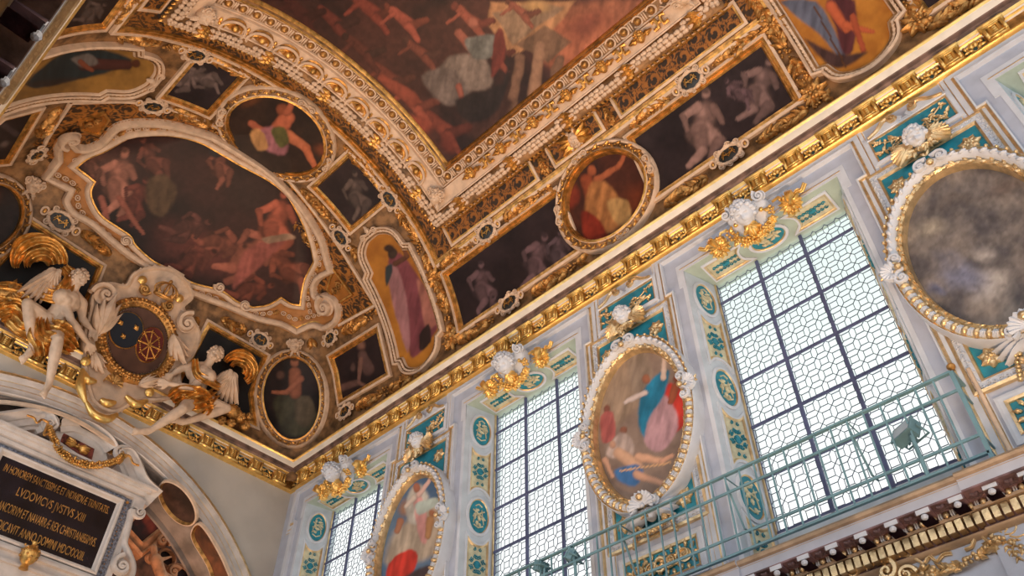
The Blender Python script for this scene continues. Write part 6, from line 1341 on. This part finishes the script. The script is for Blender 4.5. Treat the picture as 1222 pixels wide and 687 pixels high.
for i, c in enumerate([-.45, -5.025, -9.6]):
    zc = 6.81; t = np.linspace(0, 2*PI, 72, endpoint=False); q = np.stack([c+.735*np.cos(t), np.full(72, YW-.05), zc+1.175*np.sin(t)], -1); n = NW(72)
    p_ = thing('oval_painting', 'white and gold framed oval painting '+LB[i][0], 'painting', (c, YW-.05, zc), 'oval paintings on the long wall')
    canvas('canvas', outl(q, n, .02), n, (f_big, f_mid, f_left)[i], p_, .022, flat=(1, YW-.07)); mb = MB(); sweep(mb, q, n, [(u, h-.05 if h == 0 else h, m) for u, h, m in OVT]); fr_ = mb.build('frame', WV, p_)
    mb = MB(); P, T, m_, st = resample(outl(q, n, .045), n, .075)
    for j in range(len(P)): mb.tpl(LEAF, RZ(30 if j % 2 else -30, frame(P[j]+m_[j]*.115, T[j], m_[j], .085)))
    mb.build('gilt_leaf_course', [goldp], fr_)
    P, T, m_, st = resample(outl(q, n, .125), n, .118)
    if i == 0:
        lfm = MB().tpl(sph(7, 4, (.055, .028, .03))).mesh('carved_leaf', [stone]); bdm = MB().tpl(sph(7, 5, (.024, .024, .026))).mesh('gilt_bead', [goldp]); egm = MB().tpl(sph(9, 6, (.036, .062, .058))).mesh('gilt_egg', [goldp])
        mb = MB()
        for s in (-.018, .0, .018): mb.tpl(sph(6, 4, (.012, .058, .045), (s, 0, 0)))
        trm = mb.mesh('carved_leaf_band', [stone])
    for j in range(len(P)):
        B = np.cross(m_[j], T[j]); B = B if B@(P[j]-q.mean(0)) > 0 else -B
        if P[j][2] > zc+.2:
            inst('carved_leaf', lfm, fr_, RZ(35, frame(P[j]+m_[j]*.19, T[j], m_[j]))); inst('gilt_bead', bdm, fr_, frame(P[j]+m_[j]*.185+B*.062, T[j], m_[j]))
        else:
            inst('gilt_egg', egm, fr_, frame(P[j]+m_[j]*.165, T[j], m_[j])); inst('carved_leaf_band', trm, fr_, frame(P[j]+m_[j]*.165+T[j]*st/2, T[j], m_[j]))
    for a_, sc_, kind in ((90, .16, 'v'), (3, .15, 's'), (177, .15, 's'), (270, .17, 'h')):
        b = math.radians(a_); P0 = np.array([c+.735*math.cos(b), YW-.05, zc+1.175*math.sin(b)]); O = np.array([math.cos(b), 0, math.sin(b)]); N_ = np.array([0, -1., 0]); T_ = np.cross(O, N_); X = frame(P0+O*.12+N_*.18, T_, N_, sc_); mb = MB()
        if kind == 'v':
            for k in (-1, 1): mb.tpl(spiral(1.7, .55, .08, 26, .16, .5, -k, 0, PI/2, True, [(-k*.6, .5)]), X@RZ(0, None, (k*.75, 0, 0)))
            mb.tpl(sph(10, 6, (.6, .3, .4)), X)
        elif kind == 's':
            mb.tpl(shell(9), X@RZ(0, None, (0, .25, 0), .8))
            for k in (-1, 1): mb.tpl(spiral(1.7, .5, .08, 26, .15, .5, -k, 0, PI/2, True, [(-k*1.0, -.2), (-k*.6, .3)]), X@RZ(0, None, (k*1.0, -.25, 0)))
        else:
            mb.tpl(shell(11), X@RZ(180, None, (0, .3, 0), 1.0))
            for k in (-1, 1): mb.tpl(spiral(1.7, .5, .08, 26, .15, .5, k, 0, PI/2, True), X@RZ(0, None, (k*1.0, .2, 0)))
        cl_ = mb.build('clasp', [stone], p_)
        mb = MB(); mb.tpl(sph(8, 5, (.3, .3, .25), (0, -.3, .5)), X); mb.build('gilt_boss', [goldp], cl_)
        mb = MB()
        for k in (-1, 1): mb.tpl(LEAF, X@RZ(90+k*40, None, (0, .9, .1), .5))
        mb.build('gilt_leaves', [goldp], cl_)
    # spandrel frame with teal corners
    s_ = thing('spandrel_frame', 'carved rectangular frame with teal corners round the oval painting '+LB[i][1], 'frame', (c, YW, zc), 'spandrel frames on the long wall')
    q, n = rectw(c-.66, c+.66, 5.24, 8.60); mb = MB(); sweep(mb, q, n, [(.085, 0, 1), (.085, .05, 1), (.055, .06, 1), (.05, .03, 0), (-.03, .03, 0), (-.035, .045, 1), (-.06, .035, 1), (-.07, .01, 1)]); mb.build('moulding', WV, s_, False)
    mb = MB(); mb.box((c-.62, YW-.012, 5.26), (c+.62, YW, 8.56)); mb.build('teal_ground', [teal], s_, False)
    mb = MB(); P, T, m_, st = resample(outl(q, n, .012), n, .062)
    for j in range(len(P)): mb.tpl(spiral(1.0, .022, .008, 10, .008, .02, 1 if j % 2 else -1, 0, 0, False), frame(P[j]+m_[j]*.03, T[j], m_[j])); mb.tpl(LEAF, RZ(45 if j % 2 else -45, frame(P[j]+m_[j]*.03, T[j], m_[j], .055)))
    mb.build('acanthus_border', [stone], s_)
    for sx_ in (-1, 1):
        for zz in (8.28, 5.50):
            X = frame((c+sx_*.44, YW-.02, zz), (1, 0, 0), (0, -1, 0), .135); mb = MB(); mb.tpl(rosette(7), X); mb.tpl(sph(12, 4, (.8, .8, .2)), X); mb.build('rosette', [goldp], s_)
    # oak panel
    o_ = thing('teal_panel', 'teal oak-branch panel over the oval painting '+LB[i][1], 'panel', (c, YW, 9.05), 'teal panels on the long wall')
    q, n = rectw(c-.53, c+.53, 8.82, 9.28); mb = MB(); sweep(mb, q, n, [(.05, 0, 0), (.05, .04, 0), (.0, .05, 0), (-.01, .035, 1), (-.03, .03, 1), (-.035, .01, 1)]); mb.build('border', WV, o_, False)
    mb = MB(); mb.box((c-.50, YW-.014, 8.84), (c+.50, YW, 9.26)); mb.build('teal_ground', [teal], o_, False)
    mb = MB()
    for s in (-1, 1):
        b = spl([(s*.05, 8.92), (s*.15, 9.02), (s*.28, 9.06), (s*.45, 9.18)], 6); tube(mb, wx(b, YW-.03)+np.array([c, 0, 0]), .010, 5)
        b2 = spl([(s*.12, 8.98), (s*.25, 8.93), (s*.42, 8.97)], 5); tube(mb, wx(b2, YW-.03)+np.array([c, 0, 0]), .009, 5)
        for j in range(26):
            w_ = (b if j % 2 else b2); p = w_[rnd.randrange(len(w_))]+np.array([rnd.uniform(-.04, .04), rnd.uniform(-.05, .05)]); p = np.clip(p, [-.46, 8.88], [.46, 9.22])
            mb.tpl(OAK, RZ(rnd.uniform(0, 360), frame((c+p[0], YW-.03, p[1]), (1, 0, 0), (0, -1, 0), rnd.uniform(.07, .11))))
            if j % 3 == 0: mb.tpl(BALL, frame((c+p[0], YW-.045, p[1]), (1, 0, 0), (0, -1, 0), .022))
    mb.build('oak_branches', [goldp], o_)
    mb = MB(); mg = MB()
    for s in (-1, 1):
        q = wx(np.array(spl([(s*.50, 9.30), (s*.36, 9.35), (s*.25, 9.44), (s*.13, 9.46)], 6)), YW-.06)+np.array([c, 0, 0]); tube(mg, q, np.linspace(.022, .034, len(q)), 7)
        mg.tpl(spiral(1.7, .075, .015, 22, .022, .06, -s, 0, PI/2), frame((c+s*.13, YW-.05, 9.385), (1, 0, 0), (0, -1, 0))); mg.build('gilt_scroll', [goldp], o_); mg = MB()
        P = [(s*.46, 9.30), (s*.34, 9.34), (s*.24, 9.42), (s*.08, 9.42), (s*.02, 9.36), (s*.05, 9.30)]; V = wx(np.array(P), YW)+np.array([c, 0, 0]); V2 = V-np.array([0, .05, 0]); k = len(P); ii = np.arange(k); jj = (ii+1) % k
        mb.add(np.vstack([V, V2]), [np.stack([ii, jj, jj+k, ii+k], -1), (ii+k)[None]])
    mb.build('pediment_scroll', [stone], o_)
    # winged cherub head over the oval
    ch_ = thing('cherub_head', 'white cherub head with gold wings atop the oval painting '+LB[i][1], 'cherub', (c, YW, 8.66), 'cherub heads on the long wall')
    X = frame((c, YW-.16, 8.72), (1, 0, 0), (0, -1, -.95), .15); mb = MB(); mb.tpl(face(0, 1, 110, 4+i), X); mb.build('head', [stone], ch_)
    for s in (-1, 1):
        mb = MB(); WX = frame((c+s*.08, YW-.10, 8.66), (s, 0, .25), (0, -1, 0), .33); WX[:3, 1] *= -s; mb.tpl(wing(8), WX@RZ(0)); mb.build('wing', [goldp], ch_)
    mb = MB()
    for j in range(16): mb.tpl(LEAF, RZ(180+j*12, frame((c+rnd.uniform(-.12, .12), YW-.13, 8.56+rnd.uniform(-.03, .03)), (1, 0, 0), (0, -1, 0), .13)))
    mb.build('gilt_collar', [goldp], ch_)
    # lower teal panel
    l_ = thing('teal_panel', 'teal acanthus panel under the oval painting '+LB[i][1], 'panel', (c, YW, 4.8), 'lower teal panels on the long wall')
    q, n = rectw(c-.58, c+.58, 4.55, 5.03); mb = MB(); sweep(mb, q, n, [(.03, 0, 0), (.03, .03, 0), (.0, .035, 0), (-.04, .03, 0), (-.045, .045, 1), (-.075, .035, 1), (-.08, .01, 1)]); mb.build('border', WV, l_, False)
    mb = MB(); mb.box((c-.52, YW-.014, 4.60), (c+.52, YW, 4.98)); mb.build('teal_ground', [teal], l_, False); mb = MB()
    for s in (-1, 1):
        for (x_, r, k) in [(.14, .085, 1), (.34, .085, -1)]:
            X = frame((c+s*x_, YW-.03, 4.79), (1, 0, 0), (0, -1, 0)); mb.tpl(spiral(1.5, r*1.25, .02, 24, .016, .04, s*k, 0, PI if s > 0 else 0, True), X); mb.tpl(rosette(5), X@RZ(0, None, (0, 0, .02), .035))
            for j in range(9): mb.tpl(LEAF, RZ(j*40, frame((c+s*x_+.1*math.cos(j*.7), YW-.025, 4.79+.1*math.sin(j*.7)), (1, 0, 0), (0, -1, 0), .09)))
    a = np.linspace(0, 2*PI, 21); tube(mb, np.stack([c+.075*np.cos(a), 0*a+YW-.05, 4.79+.085*np.sin(a)], -1), .018, 6); mb.build('acanthus_scrolls', [goldp], l_)
    # festoon hanging under the oval
    if i < 2:
        f_ = thing('gilt_festoon', 'white mask with gilt fruit under the oval painting '+LB[i][1], 'festoon', (c, YW, 5.4), 'festoons under the wall ovals'); mb = MB(); mb.tpl(face(0, 1, 60, 2), frame((c, YW-.12, 5.42), (1, 0, 0), (0, -1, -.9), .10))
        for s in (-1, 1):
            for k in range(5): mb.tpl(leaf(.36, .09, 0, .3, .1), RZ((-150 if s < 0 else -30)+s*k*16+(0), frame((c+s*.05, YW-.08, 5.46), (1, 0, 0), (0, -1, 0))))
        mb.build('mask', [stone], f_); mb = MB()
        for x_ in np.linspace(-1, 1, 21):
            for k in range(5): mb.tpl(BALL, frame((c+x_*.22+rnd.uniform(-.03, .03), YW-.10-rnd.uniform(0, .05), 5.30-.10*math.sqrt(max(0, 1-x_*x_))+rnd.uniform(-.03, .03)), (1, 0, 0), (0, -1, 0), rnd.uniform(.018, .03)))
        for s in (-1, 1):
            for k in range(6): mb.tpl(sph(7, 5, (.032, .028, .03)), frame((c+s*.25+s*.012*k, YW-.09, 5.32-.045*k), (1, 0, 0), (0, -1, 0)))
        mb.build('fruit', [goldp], f_)
# ------------------------------------------------------------ gallery railing, floodlights, frieze
RY, RX1 = 7.45, -1.24; RZT, RZ2, RZ3, RZB = 5.316, 5.10, 4.58, 4.385
rl_ = thing('gallery_railing', 'pale blue-green iron railing running along the gallery before the windows', 'railing', (RX1, RY, RZB))
def bars(nm, L):
    mb = MB()
    for a, b in L: mb.box(a, b)
    return mb.build(nm, [railm], rl_, False)
XL = -13.6
bars('top_rail', [((XL, RY-.022, RZT-.012), (RX1, RY+.022, RZT+.012)), ((RX1-.022, RY, RZT-.012), (RX1+.022, YW, RZT+.012))])
for z in (RZ2, RZ3): bars('middle_rail', [((XL, RY-.010, z-.014), (RX1, RY+.010, z+.014)), ((RX1-.010, RY, z-.014), (RX1+.010, YW, z+.014))])
bars('bottom_rail', [((XL, RY-.02, RZB-.012), (RX1, RY+.02, RZB+.012)), ((RX1-.02, RY, RZB-.012), (RX1+.02, YW, RZB+.012))])
bars('corner_post', [((RX1-.02, RY-.02, RZB-.10), (RX1+.02, RY+.02, RZT))])
bb = MB(); bb.box((-.0085, -.0085, RZB), (.0085, .0085, RZT)); bme = bb.mesh('baluster', [railm], False)
for k in range(1, 67):
    x_ = RX1-.186*k
    o = link('baluster', bme, rl_); o.matrix_basis = Matrix.Translation((x_, RY, 0))
    if k % 8 == 6:
        mb = MB(); P = np.array([(x_, RY, RZT-.1), (x_, YW-.12, 4.75)]); tube(mb, np.vstack([P, [(x_, YW, 4.75)]]), .016, 4); tube(mb, np.array([(x_, RY, RZT-.02), (x_, YW, RZT-.02)]), .01, 4); mb.build('brace', [railm], rl_, False)
pp = MB(); tube(pp, np.array([(RX1+.11, YW-.05, RZT+.15), (RX1+.11, YW-.05, 4.3)]), .022, 10); tag(pp.build('conduit_pipe', [cream]), 'slim vertical pipe against the wall just right of the railing end', 'pipe')
kn = MB(); kn.tpl(sph(10, 7, (.045, .045, .04), (RX1-.02, YW-.08, 5.55))); tube(kn, np.array([(RX1-.02, YW, 5.55), (RX1-.02, YW-.08, 5.55)]), .015, 6); tag(kn.build('brass_knob', [golda]), 'round brass knob on the window surround above the railing corner', 'knob')
def flood(p, d, lab, s=.13):
    d = np.array(d, float); d /= np.linalg.norm(d); X = frame(p, np.cross(d, (0, 0, 1)), d, s)
    t_ = thing('floodlight', lab, 'floodlight', p, 'floodlights on the gallery'); mb = MB(); mb.box((-1, -.7, -.5), (1, .7, .35), 0, X); mb.box((-1.08, -.78, .3), (1.08, .78, .45), 0, X)
    for k in (-.7, -.35, 0, .35, .7): mb.box((k-.05, -.6, -.7), (k+.05, .6, -.45), 0, X)
    mb.build('housing', [railm], t_, False); mb = MB(); mb.box((-.9, -.6, .45), (.9, .6, .47), 0, X); mb.build('lens', [bluegrey], t_, False)
    mb = MB(); q = np.array([(-1.15, 0, 0), (-1.15, 0, -1.1), (1.15, 0, -1.1), (1.15, 0, 0)])@X[:3, :3].T+X[:3, 3]; tube(mb, q, .012, 5); b = (q[1]+q[2])/2; tube(mb, np.array([b, (b[0], RY, b[2]-.05), (b[0], RY, RZB)]), .014, 5); mb.build('bracket', [railm], t_, False)
def onr(x_, y_, Y): D = rays(np.array([(x_, y_)]))[0]; return D/D[1]*Y
flood(onr(1081, 516, 7.55), (-.4, -.8, .5), 'square floodlight behind the railing, before the nearest window')
flood(onr(683, 664, 7.50), (-.8, -.3, .55), 'floodlight tilted up on the railing at the second window, right one of the pair', .10)
flood(onr(646, 676, 7.50), (-.9, .1, .3), 'floodlight on the railing at the second window, left one of the pair', .09)
# frieze under the lower cornice
SF = plane(1, YW-.07)
def fz(P, o=0.): q, n = SF(np.asarray(P, float)); return q+n*o, n
ff = thing('frieze_garland', 'pale gilt leaf garland with a ribbon bow on the frieze at the bottom right', 'garland', fz([(1150, 670)])[0][0])
q, n = fz(spl([(1072, 684), (1100, 684), (1130, 680), (1158, 670), (1180, 655), (1197, 640)], 8)); mb = garland_mesh(q, n, .075, dens=1.5); mb.build('leaf_swag', [goldp], ff)
mb = MB()
for P_ in ([(1104, 672), (1110, 664), (1118, 670), (1126, 662), (1136, 660)], [(1152, 656), (1160, 652), (1164, 642), (1172, 640), (1180, 646), (1192, 644)], [(1197, 636), (1188, 634), (1186, 640), (1196, 641)], [(1200, 636), (1206, 626), (1214, 628), (1210, 636), (1200, 638)], [(1206, 640), (1216, 641), (1226, 638)]):
    q, n = fz(spl(P_, 6), .02); cloth(mb, q, .016, n, 1, .008)
mb.build('ribbon', [goldp], ff); mb = MB()
for P_ in ([(1204, 640), (1210, 652), (1216, 668)], [(1200, 642), (1202, 652), (1206, 660)], [(1208, 642), (1220, 654), (1228, 664)]):
    q, n = fz(spl(P_, 5)); garland_mesh(q, n, .05, dens=1.5, mb=mb, berries=False)
mb.build('hanging_leaves', [goldp], ff)
ss = thing('frieze_scroll', 'pale gilt acanthus scroll on the frieze, left of the leaf garland', 'scroll ornament', fz([(1050, 680)])[0][0]); mb = MB()
for (x_, y_, r, s, a0) in [(1036, 672, .10, 1, 0), (1062, 684, .13, -1, 90), (1085, 688, .10, 1, 0), (1020, 684, .07, -1, 60)]:
    q, n = fz([(x_, y_)]); mb.tpl(spiral(1.5, r, .02, 24, r*.28, .08, s, 0, math.radians(a0)), frame(q[0], (1, 0, 0), (0, -1, 0)))
    for j in range(7): mb.tpl(LEAF, RZ(j*51, frame(q[0], (1, 0, 0), (0, -1, 0), r*1.1)))
q, n = fz(spl([(1022, 684), (1040, 676), (1060, 668), (1085, 664), (1104, 674)], 6)); tube(mb, q+n*.03, np.linspace(.03, .015, len(q)), 7); mb.build('acanthus', [goldp], ss)
